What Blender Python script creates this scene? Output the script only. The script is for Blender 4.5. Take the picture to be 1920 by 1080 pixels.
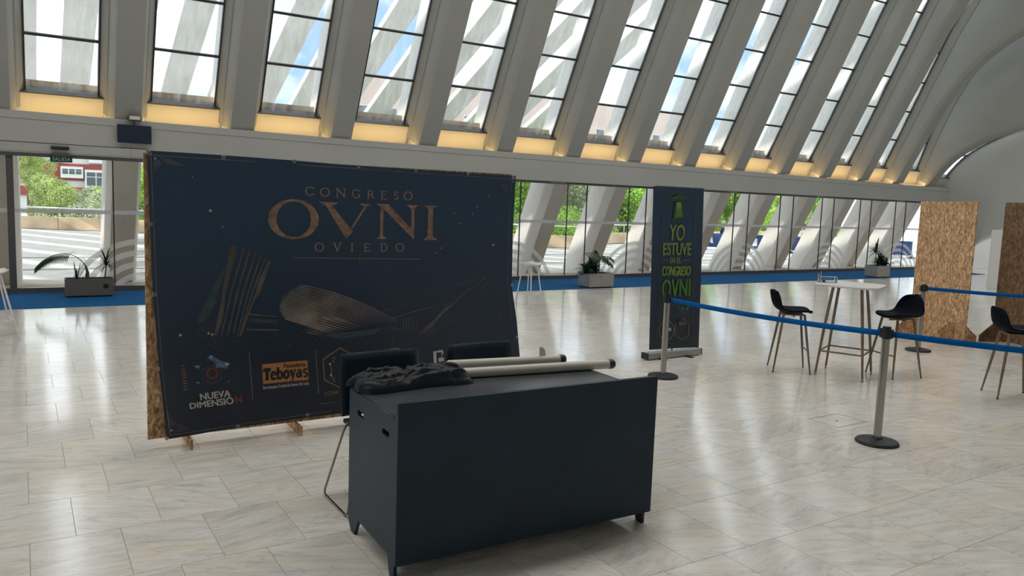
import bpy, bmesh, math, random
from mathutils import Vector, Matrix, noise
random.seed(7)
PI = math.pi
S = bpy.context.scene
for o in list(bpy.data.objects): bpy.data.objects.remove(o)
COL = S.collection

# ------------------------------------------------------------ camera
F_PX, CX, CY, EYE = 1456.0, 960.0, 540.0, 1.85
vx = Vector((3280-CX, 463-CY, F_PX)).normalized()
vy = Vector((40-CX, 347-CY, F_PX)); vy = (vy - vx*vx.dot(vy)).normalized()
vz = vx.cross(vy)
if vz.y > 0: vz = -vz
ROW = [Vector((vx[i], vy[i], vz[i])) for i in range(3)]     # camera right, down, forward in world axes
CAMP = Vector((0, 0, EYE))
cd = bpy.data.cameras.new('camera'); cam = bpy.data.objects.new('camera', cd); COL.objects.link(cam)
r_, u_, b_ = ROW[0], -ROW[1], -ROW[2]
cam.matrix_world = Matrix(((r_.x, u_.x, b_.x, CAMP.x), (r_.y, u_.y, b_.y, CAMP.y), (r_.z, u_.z, b_.z, CAMP.z), (0, 0, 0, 1)))
cd.sensor_width = 36; cd.lens = F_PX/1920*36; cd.clip_end = 500; cd.clip_start = .05
S.camera = cam
def on(px, py, ax, val):
    """point of the photograph measured onto the real plane axis=val"""
    c = Vector((px-CX, py-CY, F_PX)); d = ROW[0]*c.x + ROW[1]*c.y + ROW[2]*c.z
    return CAMP + d*((val-CAMP[ax])/d[ax])

# ------------------------------------------------------------ render look, world, sun, added fill lights
S.view_settings.view_transform = 'Standard'; S.view_settings.look = 'None'
S.view_settings.gamma = 1; S.view_settings.use_curve_mapping = False
S.view_settings.exposure = 0.0
W = bpy.data.worlds.new('world'); S.world = W; W.use_nodes = True
nt = W.node_tree; nt.nodes.clear()
N = nt.nodes.new; Lk = nt.links.new
wo = N('ShaderNodeOutputWorld'); bg = N('ShaderNodeBackground'); bg.inputs['Strength'].default_value = 2.6
tc = N('ShaderNodeTexCoord'); mp = N('ShaderNodeMapping'); mp.inputs['Scale'].default_value = (1, 1, 2.2); mp.inputs['Location'].default_value = (4.4, 2.2, .1)
nz = N('ShaderNodeTexNoise'); nz.inputs['Scale'].default_value = 2.2; nz.inputs['Detail'].default_value = 6; nz.inputs['Roughness'].default_value = .55
cr = N('ShaderNodeValToRGB'); cr.color_ramp.elements[0].position = .37; cr.color_ramp.elements[0].color = (.19, .30, .46, 1)
cr.color_ramp.elements[1].position = .53; cr.color_ramp.elements[1].color = (.93, .96, 1.0, 1)
Lk(tc.outputs['Generated'], mp.inputs['Vector']); Lk(mp.outputs['Vector'], nz.inputs['Vector']); Lk(nz.outputs['Fac'], cr.inputs['Fac'])
Lk(cr.outputs['Color'], bg.inputs['Color']); Lk(bg.outputs[0], wo.inputs[0])
sd = bpy.data.lights.new('sun', 'SUN'); sd.energy = 3.6; sd.angle = .01; sd.color = (1, .95, .87)
sun = bpy.data.objects.new('sun', sd); COL.objects.link(sun); sun.location = (-30, 10, 40)
sun.rotation_euler = Vector((.70, .06, -.68)).to_track_quat('-Z', 'Y').to_euler()
FILL_POWER = 270
FILL_SPOTS = [(-7, 6.3, 11.0), (0, 6.3, 11.0), (7, 6.3, 11.0), (14, 6.3, 11.0), (20.4, 6.3, 11.0)]  # area lights added out of view to brighten the hall
for i, p in enumerate(FILL_SPOTS):
    ld = bpy.data.lights.new('added_fill_light', 'AREA'); ld.shape = 'RECTANGLE'; ld.size = 6.0; ld.size_y = 2.6; ld.energy = FILL_POWER; ld.color = (1, .97, .92)
    lo = bpy.data.objects.new('added_fill_light', ld); COL.objects.link(lo); lo.location = p
    lo.rotation_euler = Vector((0, -.12, -1)).to_track_quat('-Z', 'Y').to_euler()

# ------------------------------------------------------------ materials
def mat(name, col, rough=.5, metal=0, spec=None, bump=None, var=None, emit=None, trans=None):
    m = bpy.data.materials.new(name); m.use_nodes = True; t = m.node_tree; b = t.nodes['Principled BSDF']
    b.inputs['Base Color'].default_value = (*col, 1); b.inputs['Roughness'].default_value = rough; b.inputs['Metallic'].default_value = metal
    if spec is not None: b.inputs['Specular IOR Level'].default_value = spec
    g = t.nodes.new('ShaderNodeNewGeometry')
    if var:                                     # var = (scale, amount)
        n = t.nodes.new('ShaderNodeTexNoise'); n.inputs['Scale'].default_value = var[0]; n.inputs['Detail'].default_value = 5
        t.links.new(g.outputs['Position'], n.inputs['Vector'])
        r = t.nodes.new('ShaderNodeMapRange'); r.inputs['To Min'].default_value = 1-var[1]; r.inputs['To Max'].default_value = 1+var[1]
        r.inputs['From Min'].default_value = .3; r.inputs['From Max'].default_value = .7
        mx = t.nodes.new('ShaderNodeVectorMath'); mx.operation = 'SCALE'; mx.inputs[0].default_value = col
        t.links.new(n.outputs['Fac'], r.inputs['Value']); t.links.new(r.outputs[0], mx.inputs['Scale']); t.links.new(mx.outputs[0], b.inputs['Base Color'])
    if bump:
        n = t.nodes.new('ShaderNodeTexNoise'); n.inputs['Scale'].default_value = bump[0]; n.inputs['Detail'].default_value = 4
        t.links.new(g.outputs['Position'], n.inputs['Vector'])
        bm_ = t.nodes.new('ShaderNodeBump'); bm_.inputs['Strength'].default_value = bump[1]; bm_.inputs['Distance'].default_value = .01
        t.links.new(n.outputs['Fac'], bm_.inputs['Height']); t.links.new(bm_.outputs[0], b.inputs['Normal'])
    if emit: b.inputs['Emission Color'].default_value = (*emit[0], 1); b.inputs['Emission Strength'].default_value = emit[1]
    return m
def glassmat(name, tint, dirt=0, gloss=.06, dirtcol=(.75, .8, .8)):
    m = bpy.data.materials.new(name); m.use_nodes = True; t = m.node_tree; t.nodes.clear()
    o = t.nodes.new('ShaderNodeOutputMaterial'); tr = t.nodes.new('ShaderNodeBsdfTransparent'); tr.inputs[0].default_value = (*tint, 1)
    gl = t.nodes.new('ShaderNodeBsdfGlossy'); gl.inputs['Roughness'].default_value = .02; fr = t.nodes.new('ShaderNodeFresnel'); fr.inputs[0].default_value = 1.45
    mx = t.nodes.new('ShaderNodeMixShader'); t.links.new(fr.outputs[0], mx.inputs[0]); t.links.new(tr.outputs[0], mx.inputs[1]); t.links.new(gl.outputs[0], mx.inputs[2])
    last = mx
    if dirt:
        tl = t.nodes.new('ShaderNodeBsdfTranslucent'); tl.inputs[0].default_value = (*dirtcol, 1)
        n = t.nodes.new('ShaderNodeTexNoise'); n.inputs['Scale'].default_value = 3.2; n.inputs['Detail'].default_value = 8
        g = t.nodes.new('ShaderNodeNewGeometry'); mpp = t.nodes.new('ShaderNodeMapping'); mpp.inputs['Scale'].default_value = (3, 1, .5)
        t.links.new(g.outputs['Position'], mpp.inputs[0]); t.links.new(mpp.outputs[0], n.inputs['Vector'])
        r = t.nodes.new('ShaderNodeMapRange'); r.inputs['From Min'].default_value = .35; r.inputs['From Max'].default_value = .75; r.inputs['To Max'].default_value = dirt
        m2 = t.nodes.new('ShaderNodeMixShader'); t.links.new(n.outputs['Fac'], r.inputs[0]); t.links.new(r.outputs[0], m2.inputs[0])
        t.links.new(mx.outputs[0], m2.inputs[1]); t.links.new(tl.outputs[0], m2.inputs[2]); last = m2
    t.links.new(last.outputs[0], o.inputs[0]); return m
M = {}
M['paint'] = mat('white_painted_concrete', (.38, .382, .358), .55, var=(.7, .05), bump=(9, .05))
M['shell'] = mat('shell_plaster', (.60, .60, .565), .6, var=(.5, .04))
M['beam'] = mat('white_beam_plaster', (.47, .475, .45), .5, var=(.6, .05))
M['outer'] = mat('skylit_white_concrete', (.82, .82, .80), .6, var=(.8, .05))  # rib outer faces made paler: bright sky put into their colour
M['column'] = mat('column_concrete', (.74, .70, .655), .6, var=(1.2, .06))
M['canopy'] = mat('canopy_concrete', (.66, .66, .64), .65, var=(.5, .1))
M['sill'] = mat('sill_panel', (.74, .70, .60), .5)
M['frame'] = mat('dark_frame_metal', (.045, .048, .05), .4, .4)
M['gframe'] = mat('grey_frame_metal', (.12, .12, .125), .4, .5)
M['glass_up'] = glassmat('roof_window_glass', (.92, .96, .96), .40, dirtcol=(.92, .95, .95))
M['glass'] = glassmat('facade_glass', (.93, .96, .95), .05)
M['decal'] = glassmat('frosted_film', (.78, .78, .78), 0)
t = M['decal'].node_tree
tl = t.nodes.new('ShaderNodeBsdfDiffuse'); tl.inputs[0].default_value = (.82, .82, .84, 1); t2 = t.nodes.new('ShaderNodeBsdfTranslucent'); t2.inputs[0].default_value = (.9, .9, .92, 1)
a = t.nodes.new('ShaderNodeMixShader'); a.inputs[0].default_value = .6; b2 = t.nodes.new('ShaderNodeMixShader'); b2.inputs[0].default_value = .62
out = [n for n in t.nodes if n.type == 'OUTPUT_MATERIAL'][0]; tr = [n for n in t.nodes if n.type == 'BSDF_TRANSPARENT'][0]
t.links.new(tl.outputs[0], a.inputs[1]); t.links.new(t2.outputs[0], a.inputs[2]); t.links.new(tr.outputs[0], b2.inputs[1]); t.links.new(a.outputs[0], b2.inputs[2]); t.links.new(b2.outputs[0], out.inputs[0])
M['carpet'] = mat('blue_carpet', (.012, .112, .285), .95, spec=.1, var=(40, .18), bump=(300, .3))
M['navy'] = mat('navy_fabric', (.018, .052, .115), .42, bump=(2.2, .6), var=(1.0, .15))
M['blackdesk'] = mat('black_laminate', (.012, .029, .047), .42, spec=.28, var=(5, .12), bump=(60, .04))
M['blacktop'] = mat('charcoal_counter', (.045, .05, .058), .3, var=(6, .1))
M['nylon'] = mat('black_nylon', (.006, .010, .017), .46, spec=.35, bump=(34, .3))
M['cream'] = mat('cream_tube', (.62, .60, .54), .35)
M['black'] = mat('black_plastic', (.012, .013, .016), .4)
M['blackm'] = mat('matte_black_rubber', (.015, .017, .021), .6)
M['seat'] = mat('black_seat_fabric', (.003, .0055, .013), .8, spec=.12, bump=(200, .2))
M['chrome'] = mat('brushed_chrome', (.34, .32, .30), .16, 1)
M['steel'] = mat('brushed_steel', (.40, .38, .36), .45, .7, var=(7, .08))
M['belt'] = mat('blue_belt', (.0015, .105, .36), .8, spec=.1)
M['white'] = mat('white_laminate', (.78, .78, .76), .3)
M['whitem'] = mat('white_metal', (.72, .72, .71), .35)
M['offwhite'] = mat('white_wall_paint', (.74, .74, .72), .6)
M['taupe'] = mat('taupe_metal', (.15, .135, .125), .5, .2)
M['grey'] = mat('grey_aluminium', (.36, .38, .37), .4, .6)
M['soil'] = mat('dark_soil', (.03, .022, .016), .9, bump=(60, .6))
M['leaf'] = mat('dark_green_leaf', (.018, .05, .024), .4, var=(12, .3))
M['leaf2'] = mat('green_leaf', (.035, .085, .03), .42, var=(12, .3))
M['bark'] = mat('bark', (.09, .06, .04), .85, bump=(30, .8))
M['text_white'] = mat('print_white', (.62, .60, .58), .5)
M['copper'] = mat('print_copper', (.31, .195, .14), .45, var=(26, .45))
M['copperlt'] = mat('print_pale_copper', (.34, .25, .20), .45)
M['bronze'] = mat('print_bronze', (.115, .095, .09), .5, var=(9, .35))
M['bronzelt'] = mat('print_light_bronze', (.30, .235, .20), .5, var=(7, .45))
M['bluegrey'] = mat('print_blue_grey', (.04, .066, .09), .5, var=(7, .3))
M['gold'] = mat('print_gold', (.30, .17, .075), .45, var=(10, .3))
M['star'] = mat('print_star', (.55, .42, .33), .5)
M['starblue'] = mat('print_dim_star', (.10, .15, .19), .5)
M['ember'] = mat('print_ember', (.17, .09, .055), .5, var=(40, .7))
M['red'] = mat('print_red', (.33, .035, .035), .5)
M['redbr'] = mat('print_red_brown', (.20, .04, .022), .5)
M['orange'] = mat('print_orange', (.50, .235, .085), .5, var=(8, .1))
M['ice'] = mat('print_ice_blue', (.10, .20, .33), .5, var=(25, .6))
M['icew'] = mat('print_pale_blue', (.38, .46, .52), .5)
M['green'] = mat('print_green', (.08, .23, .03), .5, var=(5, .15))
M['lime'] = mat('print_lime', (.21, .30, .06), .5, var=(5, .15))
M['mgreen'] = mat('print_mid_green', (.07, .11, .03), .5)
M['dgreen'] = mat('print_dark_green', (.03, .075, .035), .5)
M['exitg'] = mat('exit_sign_green', (.006, .035, .022), .4)
M['exitw'] = mat('exit_sign_letters', (.25, .40, .32), .4)
M['tvscreen'] = mat('switched_off_screen', (.008, .022, .045), .25)
M['brick'] = mat('red_brick', (.30, .055, .045), .8, var=(1.2, .15))
M['render'] = mat('white_render', (.62, .60, .62), .8)
M['pinkr'] = mat('pale_pink_render', (.55, .42, .38), .8, var=(.4, .1))
M['pane'] = mat('far_window_glass', (.08, .10, .12), .15)
M['stone'] = mat('parapet_concrete', (.56, .43, .28), .85, var=(.8, .30))
M['bluecloth'] = mat('blue_windbreak_cloth', (.012, .045, .17), .7)
M['skin'] = mat('skin', (.50, .30, .22), .6)
M['hair'] = mat('red_brown_hair', (.20, .06, .025), .7)
M['hairg'] = mat('grey_hair', (.5, .48, .45), .7)
M['shirt'] = mat('white_shirt', (.75, .75, .75), .8)
M['darkshirt'] = mat('navy_jacket', (.015, .025, .06), .8)
M['trouser'] = mat('dark_trousers', (.03, .035, .05), .8)
M['pink'] = mat('pink_print', (.6, .2, .5), .6)
M['lampw'] = mat('warm_light_strip', (1, .8, .5), .5, emit=((1, .68, .30), 1.0))
M['clear'] = glassmat('clear_acrylic', (.86, .90, .93), .10)
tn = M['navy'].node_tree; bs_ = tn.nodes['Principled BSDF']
gg = tn.nodes.new('ShaderNodeNewGeometry'); sx_ = tn.nodes.new('ShaderNodeSeparateXYZ'); rp_ = tn.nodes.new('ShaderNodeValToRGB')      # base colour darkens downwards from blue to near black
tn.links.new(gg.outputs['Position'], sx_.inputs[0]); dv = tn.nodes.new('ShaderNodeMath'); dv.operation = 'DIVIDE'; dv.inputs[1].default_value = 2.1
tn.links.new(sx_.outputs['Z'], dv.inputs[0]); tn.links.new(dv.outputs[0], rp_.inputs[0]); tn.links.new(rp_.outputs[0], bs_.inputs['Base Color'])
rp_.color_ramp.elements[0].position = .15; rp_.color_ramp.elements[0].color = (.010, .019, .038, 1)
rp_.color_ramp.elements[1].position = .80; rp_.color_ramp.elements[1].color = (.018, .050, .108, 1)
# wood for stool legs
m = mat('oiled_beech', (.205, .145, .098), .45, bump=(40, .1), var=(9, .25)); M['wood'] = m
# OSB
def osb(name, dark):
    m = bpy.data.materials.new(name); m.use_nodes = True; t = m.node_tree; b = t.nodes['Principled BSDF']; b.inputs['Roughness'].default_value = .7
    tcn = t.nodes.new('ShaderNodeTexCoord')
    outc = []
    last = None
    for i, (ang, sc) in enumerate(((.35, 1.0), (-.5, 1.25), (1.2, .9))):
        mpn = t.nodes.new('ShaderNodeMapping'); mpn.inputs['Rotation'].default_value = (0, ang, 0); mpn.inputs['Scale'].default_value = (62*sc, 62*sc, 17*sc)
        v = t.nodes.new('ShaderNodeTexVoronoi'); v.inputs['Scale'].default_value = 1.0
        ns = t.nodes.new('ShaderNodeTexNoise'); ns.inputs['Scale'].default_value = 9; ns.inputs['Detail'].default_value = 3
        ad = t.nodes.new('ShaderNodeVectorMath'); ad.operation = 'MULTIPLY_ADD'; ad.inputs[1].default_value = (.10, .10, .10)
        t.links.new(tcn.outputs['Object'], ns.inputs['Vector']); t.links.new(ns.outputs['Color'], ad.inputs[0]); t.links.new(tcn.outputs['Object'], ad.inputs[2])
        t.links.new(ad.outputs[0], mpn.inputs[0]); t.links.new(mpn.outputs[0], v.inputs['Vector'])
        outc.append(v)
    mixv = t.nodes.new('ShaderNodeMix'); mixv.data_type = 'RGBA'; mixv.inputs[0].default_value = .5
    t.links.new(outc[0].outputs['Color'], mixv.inputs[6]); t.links.new(outc[1].outputs['Color'], mixv.inputs[7])
    mix2 = t.nodes.new('ShaderNodeMix'); mix2.data_type = 'RGBA'; mix2.inputs[0].default_value = .35
    t.links.new(mixv.outputs[2], mix2.inputs[6]); t.links.new(outc[2].outputs['Color'], mix2.inputs[7])
    bw = t.nodes.new('ShaderNodeRGBToBW'); t.links.new(mix2.outputs[2], bw.inputs[0])
    r = t.nodes.new('ShaderNodeValToRGB'); e = r.color_ramp.elements
    k = dark
    e[0].position = .26; e[0].color = (.15*k, .075*k, .034*k, 1); e[1].position = .78; e[1].color = (.62*k, .42*k, .25*k, 1)
    x = e.new(.45); x.color = (.31*k, .18*k, .09*k, 1); x = e.new(.6); x.color = (.43*k, .27*k, .145*k, 1)
    t.links.new(bw.outputs[0], r.inputs[0]); t.links.new(r.outputs[0], b.inputs['Base Color']); return m
M['osb'] = osb('osb_board', 1.6); M['osb2'] = osb('shaded_osb_board', .55)  # second board is the same OSB with shade put into its colour
# marble floor: every tile gets its own tone and vein offset from its place in the running bond
TW, TD, TX0, TY0 = .423, .60, -.015, 5.17
def marble():
    m = bpy.data.materials.new('grey_marble_tiles'); m.use_nodes = True; t = m.node_tree; b = t.nodes['Principled BSDF']
    n = t.nodes.new; l = t.links.new
    g = n('ShaderNodeNewGeometry'); sp = n('ShaderNodeSeparateXYZ'); l(g.outputs['Position'], sp.inputs[0])
    def mth(op, a, b_=None):
        x = n('ShaderNodeMath'); x.operation = op
        for i, v in enumerate((a, b_)):
            if v is None: continue
            if isinstance(v, (int, float)): x.inputs[i].default_value = v
            else: l(v, x.inputs[i])
        return x.outputs[0]
    row = mth('FLOOR', mth('DIVIDE', mth('SUBTRACT', sp.outputs['Y'], TY0), TD))
    par = mth('FLOORED_MODULO', row, 2.0)
    col = mth('FLOOR', mth('DIVIDE', mth('SUBTRACT', mth('SUBTRACT', sp.outputs['X'], TX0), mth('MULTIPLY', mth('SUBTRACT', 1.0, par), 0.0)), TW/2))
    # half-width cells joined in pairs according to the row's offset
    col = mth('FLOOR', mth('DIVIDE', mth('ADD', col, par), 2.0))
    cb = n('ShaderNodeCombineXYZ'); l(row, cb.inputs[0]); l(col, cb.inputs[1])
    wn = n('ShaderNodeTexWhiteNoise'); wn.noise_dimensions = '3D'; l(cb.outputs[0], wn.inputs['Vector'])
    off = n('ShaderNodeVectorMath'); off.operation = 'SCALE'; off.inputs['Scale'].default_value = 37.0; l(wn.outputs['Color'], off.inputs[0])
    rot = n('ShaderNodeVectorRotate'); rot.rotation_type = 'Z_AXIS'
    l(g.outputs['Position'], rot.inputs['Vector'])
    ang = n('ShaderNodeMapRange'); ang.inputs['To Min'].default_value = -.35; ang.inputs['To Max'].default_value = .75; l(wn.outputs['Value'], ang.inputs['Value']); l(ang.outputs[0], rot.inputs['Angle'])
    sc = n('ShaderNodeVectorMath'); sc.operation = 'MULTIPLY'; sc.inputs[1].default_value = (1.0, 4.5, 1.0); l(rot.outputs[0], sc.inputs[0])
    ad = n('ShaderNodeVectorMath'); l(sc.outputs[0], ad.inputs[0]); l(off.outputs[0], ad.inputs[1])
    n1 = n('ShaderNodeTexNoise'); n1.inputs['Scale'].default_value = 2.6; n1.inputs['Detail'].default_value = 9; n1.inputs['Roughness'].default_value = .66; n1.inputs['Distortion'].default_value = .9
    l(ad.outputs[0], n1.inputs['Vector'])
    r1 = n('ShaderNodeValToRGB'); e = r1.color_ramp.elements
    e[0].position = .25; e[0].color = (.50, .495, .485, 1); e[1].position = .70; e[1].color = (.86, .845, .795, 1)
    x = e.new(.42); x.color = (.71, .70, .67, 1); x = e.new(.55); x.color = (.79, .775, .73, 1)
    l(n1.outputs['Fac'], r1.inputs[0])
    n2 = n('ShaderNodeTexNoise'); n2.inputs['Scale'].default_value = 1.3; n2.inputs['Detail'].default_value = 6; l(ad.outputs[0], n2.inputs['Vector'])
    warm = n('ShaderNodeMix'); warm.data_type = 'RGBA'; warm.blend_type = 'MULTIPLY'
    wr = n('ShaderNodeMapRange'); wr.inputs['From Min'].default_value = .45; wr.inputs['From Max'].default_value = .75; l(n2.outputs['Fac'], wr.inputs['Value']); l(wr.outputs[0], warm.inputs[0])
    warm.inputs[7].default_value = (1.0, .93, .84, 1); l(r1.outputs[0], warm.inputs[6])
    # thin dark veins
    n3 = n('ShaderNodeTexNoise'); n3.inputs['Scale'].default_value = 1.7; n3.inputs['Detail'].default_value = 7; n3.inputs['Distortion'].default_value = 1.6; l(ad.outputs[0], n3.inputs['Vector'])
    vv = mth('ABSOLUTE', mth('SUBTRACT', n3.outputs['Fac'], .5)); vr = n('ShaderNodeMapRange'); vr.inputs['From Max'].default_value = .022; vr.inputs['To Min'].default_value = .84; vr.inputs['To Max'].default_value = 1.0; l(vv, vr.inputs['Value'])
    v2 = n('ShaderNodeVectorMath'); v2.operation = 'SCALE'; l(warm.outputs[2], v2.inputs[0]); l(vr.outputs[0], v2.inputs['Scale'])
    tone = n('ShaderNodeMapRange'); tone.inputs['To Min'].default_value = .92; tone.inputs['To Max'].default_value = 1.04; l(wn.outputs['Value'], tone.inputs['Value'])
    v3 = n('ShaderNodeVectorMath'); v3.operation = 'SCALE'; l(v2.outputs[0], v3.inputs[0]); l(tone.outputs[0], v3.inputs['Scale'])
    l(v3.outputs[0], b.inputs['Base Color'])
    rr = n('ShaderNodeMapRange'); rr.inputs['To Min'].default_value = .085; rr.inputs['To Max'].default_value = .155; l(n2.outputs['Fac'], rr.inputs['Value']); l(rr.outputs[0], b.inputs['Roughness'])
    b.inputs['Specular IOR Level'].default_value = .65
    nb = n('ShaderNodeTexNoise'); nb.inputs['Scale'].default_value = 2.3; nb.inputs['Detail'].default_value = 2; l(g.outputs['Position'], nb.inputs['Vector'])
    bp_ = n('ShaderNodeBump'); bp_.inputs['Strength'].default_value = .07; bp_.inputs['Distance'].default_value = .01; l(nb.outputs['Fac'], bp_.inputs['Height']); l(bp_.outputs[0], b.inputs['Normal'])
    return m
M['marble'] = marble()
M['grout'] = mat('grey_grout', (.36, .35, .33), .8)
M['plaza'] = mat('pale_plaza_paving', (.60, .58, .54), .8, var=(1.5, .12))
M['grass'] = mat('foliage_light', (.16, .27, .05), .6, var=(.6, .35))
M['tree_a'] = mat('yellow_green_leaves', (.40, .50, .16), .6, var=(.9, .4))
M['tree_b'] = mat('bright_green_leaves', (.30, .50, .07), .6, var=(.9, .35))
M['tree_c'] = mat('silver_green_leaves', (.46, .52, .34), .6, var=(.9, .35))

# ------------------------------------------------------------ mesh helpers
class MB:
    def __init__(s): s.v = []; s.f = []; s.mi = []; s.m = 0
    def add(s, vs, fs):
        o = len(s.v); s.v += [tuple(v) for v in vs]; s.f += [tuple(i+o for i in f) for f in fs]; s.mi += [s.m]*len(fs)
    def box(s, c, d, M4=None):
        x, y, z = [k/2 for k in d]; vs = [Vector((c[0]+i*x, c[1]+j*y, c[2]+k*z)) for i in (-1, 1) for j in (-1, 1) for k in (-1, 1)]
        if M4: vs = [M4 @ v for v in vs]
        s.add(vs, [(0, 1, 3, 2), (4, 6, 7, 5), (0, 4, 5, 1), (2, 3, 7, 6), (0, 2, 6, 4), (1, 5, 7, 3)])
    def bb(s, x0, x1, y0, y1, z0, z1): s.box(((x0+x1)/2, (y0+y1)/2, (z0+z1)/2), (x1-x0, y1-y0, z1-z0))
    def tube(s, pts, rad, n=12, cap=True):
        pts = [Vector(p) for p in pts]; rs = rad if isinstance(rad, (list, tuple)) else [rad]*len(pts)
        rings = []; ref = None
        for i, p in enumerate(pts):
            d = (pts[min(i+1, len(pts)-1)]-pts[max(i-1, 0)]).normalized()
            if ref is None: ref = Vector((0, 0, 1)) if abs(d.z) < .9 else Vector((1, 0, 0))
            a = d.cross(ref).normalized(); b = d.cross(a).normalized(); ref = -b if False else a.cross(d)
            rings.append([p + (a*math.cos(2*PI*k/n) + b*math.sin(2*PI*k/n))*rs[i] for k in range(n)])
        vs = [v for r in rings for v in r]; fs = []
        for i in range(len(pts)-1):
            for k in range(n): fs.append((i*n+k, i*n+(k+1) % n, (i+1)*n+(k+1) % n, (i+1)*n+k))
        if cap: fs.append(tuple(range(n-1, -1, -1))); fs.append(tuple((len(pts)-1)*n+k for k in range(n)))
        s.add(vs, fs)
    def lathe(s, c, prof, n=32):
        vs = []; fs = []
        for r, z in prof:
            for k in range(n): vs.append((c[0]+r*math.cos(2*PI*k/n), c[1]+r*math.sin(2*PI*k/n), c[2]+z))
        for i in range(len(prof)-1):
            for k in range(n): fs.append((i*n+k, i*n+(k+1) % n, (i+1)*n+(k+1) % n, (i+1)*n+k))
        fs.append(tuple(range(n-1, -1, -1))); fs.append(tuple((len(prof)-1)*n+k for k in range(n)))
        s.add(vs, fs)
    def grid(s, rows, closed=False):
        n = len(rows[0]); vs = [v for r in rows for v in r]; fs = []
        for i in range(len(rows)-1):
            for k in range(n if closed else n-1): fs.append((i*n+k, i*n+(k+1) % n, (i+1)*n+(k+1) % n, (i+1)*n+k))
        s.add(vs, fs)
    def prism(s, poly, off):
        """polygon (3-D points) extruded along off"""
        n = len(poly); off = Vector(off); vs = [Vector(p) for p in poly]+[Vector(p)+off for p in poly]
        s.add(vs, [tuple(range(n-1, -1, -1)), tuple(range(n, 2*n))]+[(k, (k+1) % n, n+(k+1) % n, n+k) for k in range(n)])
    def mesh(s, name, mats, smooth=False):
        me = bpy.data.meshes.new(name); me.from_pydata(s.v, [], s.f)
        for m_ in (mats if isinstance(mats, list) else [mats]): me.materials.append(m_)
        for p, i in zip(me.polygons, s.mi): p.material_index = i; p.use_smooth = smooth
        me.update(); return me
    def build(s, name, mats, parent=None, smooth=False, bevel=0, fix=True, auto=None, **kw):
        me = s.mesh(name, mats, smooth)
        if fix:
            b = bmesh.new(); b.from_mesh(me); bmesh.ops.recalc_face_normals(b, faces=b.faces); b.to_mesh(me); b.free()
        o = link(name, me, parent, **kw)
        if auto: shade_auto(me, auto)
        if bevel:
            md = o.modifiers.new('bevel', 'BEVEL'); md.width = bevel; md.segments = 2; md.limit_method = 'ANGLE'
        return o
def shade_auto(me, ang):
    for p in me.polygons: p.use_smooth = True
    b = bmesh.new(); b.from_mesh(me)
    for e in b.edges:
        if len(e.link_faces) == 2 and e.calc_face_angle(0) > ang: e.smooth = False
    b.to_mesh(me); b.free()
def link(name, data, parent=None, loc=None, rz=0, label=None, cat=None, group=None, kind=None):
    o = bpy.data.objects.new(name, data); COL.objects.link(o)
    if parent is not None:
        o.parent = parent
        o.matrix_parent_inverse = Matrix.Identity(4)
    if loc is not None: o.location = loc
    if rz: o.rotation_euler.z = rz
    tag(o, label, cat, group, kind); return o
def tag(o, label=None, cat=None, group=None, kind=None):
    if label: o['label'] = label
    if cat: o['category'] = cat
    if group: o['group'] = group
    if kind: o['kind'] = kind
    return o
def thing(name, label, cat, loc=(0, 0, 0), rz=0, group=None): return link(name, None, None, loc, rz, label, cat, group)
def copy_tree(o, parent=None):
    c = o.copy(); COL.objects.link(c); c.parent = parent
    for ch in [x for x in bpy.data.objects if x.parent == o]: copy_tree(ch, c)
    return c
def struct(name, **kw): return link(name, None, None, kind='structure', **kw)
def curve_shape(outlines, thick, name):
    """flat outline with holes, extruded; lies in local XY, thickness along +-Z"""
    cu = bpy.data.curves.new(name, 'CURVE'); cu.dimensions = '2D'; cu.fill_mode = 'BOTH'; cu.extrude = thick/2
    for ol in outlines:
        sp = cu.splines.new('POLY'); sp.points.add(len(ol)-1); sp.use_cyclic_u = True
        for p, q in zip(sp.points, ol): p.co = (q[0], q[1], 0, 1)
    o = bpy.data.objects.new(name, cu); COL.objects.link(o); dg = bpy.context.evaluated_depsgraph_get()
    me = bpy.data.meshes.new_from_object(o.evaluated_get(dg)); bpy.data.objects.remove(o); return me
_tc = {}
def text_mesh(s, bold=0, res=3, space=1.0):
    key = (s, bold, space)
    if key in _tc: return _tc[key]
    cu = bpy.data.curves.new('txt', 'FONT'); cu.body = s; cu.offset = bold; cu.resolution_u = res; cu.space_character = space
    o = bpy.data.objects.new('txt', cu); COL.objects.link(o); dg = bpy.context.evaluated_depsgraph_get()
    me = bpy.data.meshes.new_from_object(o.evaluated_get(dg)); bpy.data.objects.remove(o)
    v = [tuple(x.co) for x in me.vertices]; f = [tuple(p.vertices) for p in me.polygons]
    x0 = min(a[0] for a in v); x1 = max(a[0] for a in v); y0 = min(a[1] for a in v); y1 = max(a[1] for a in v)
    v = [((a[0]-x0)/(x1-x0), (a[1]-y0)/(y1-y0)) for a in v]; _tc[key] = (v, f); return v, f

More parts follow.
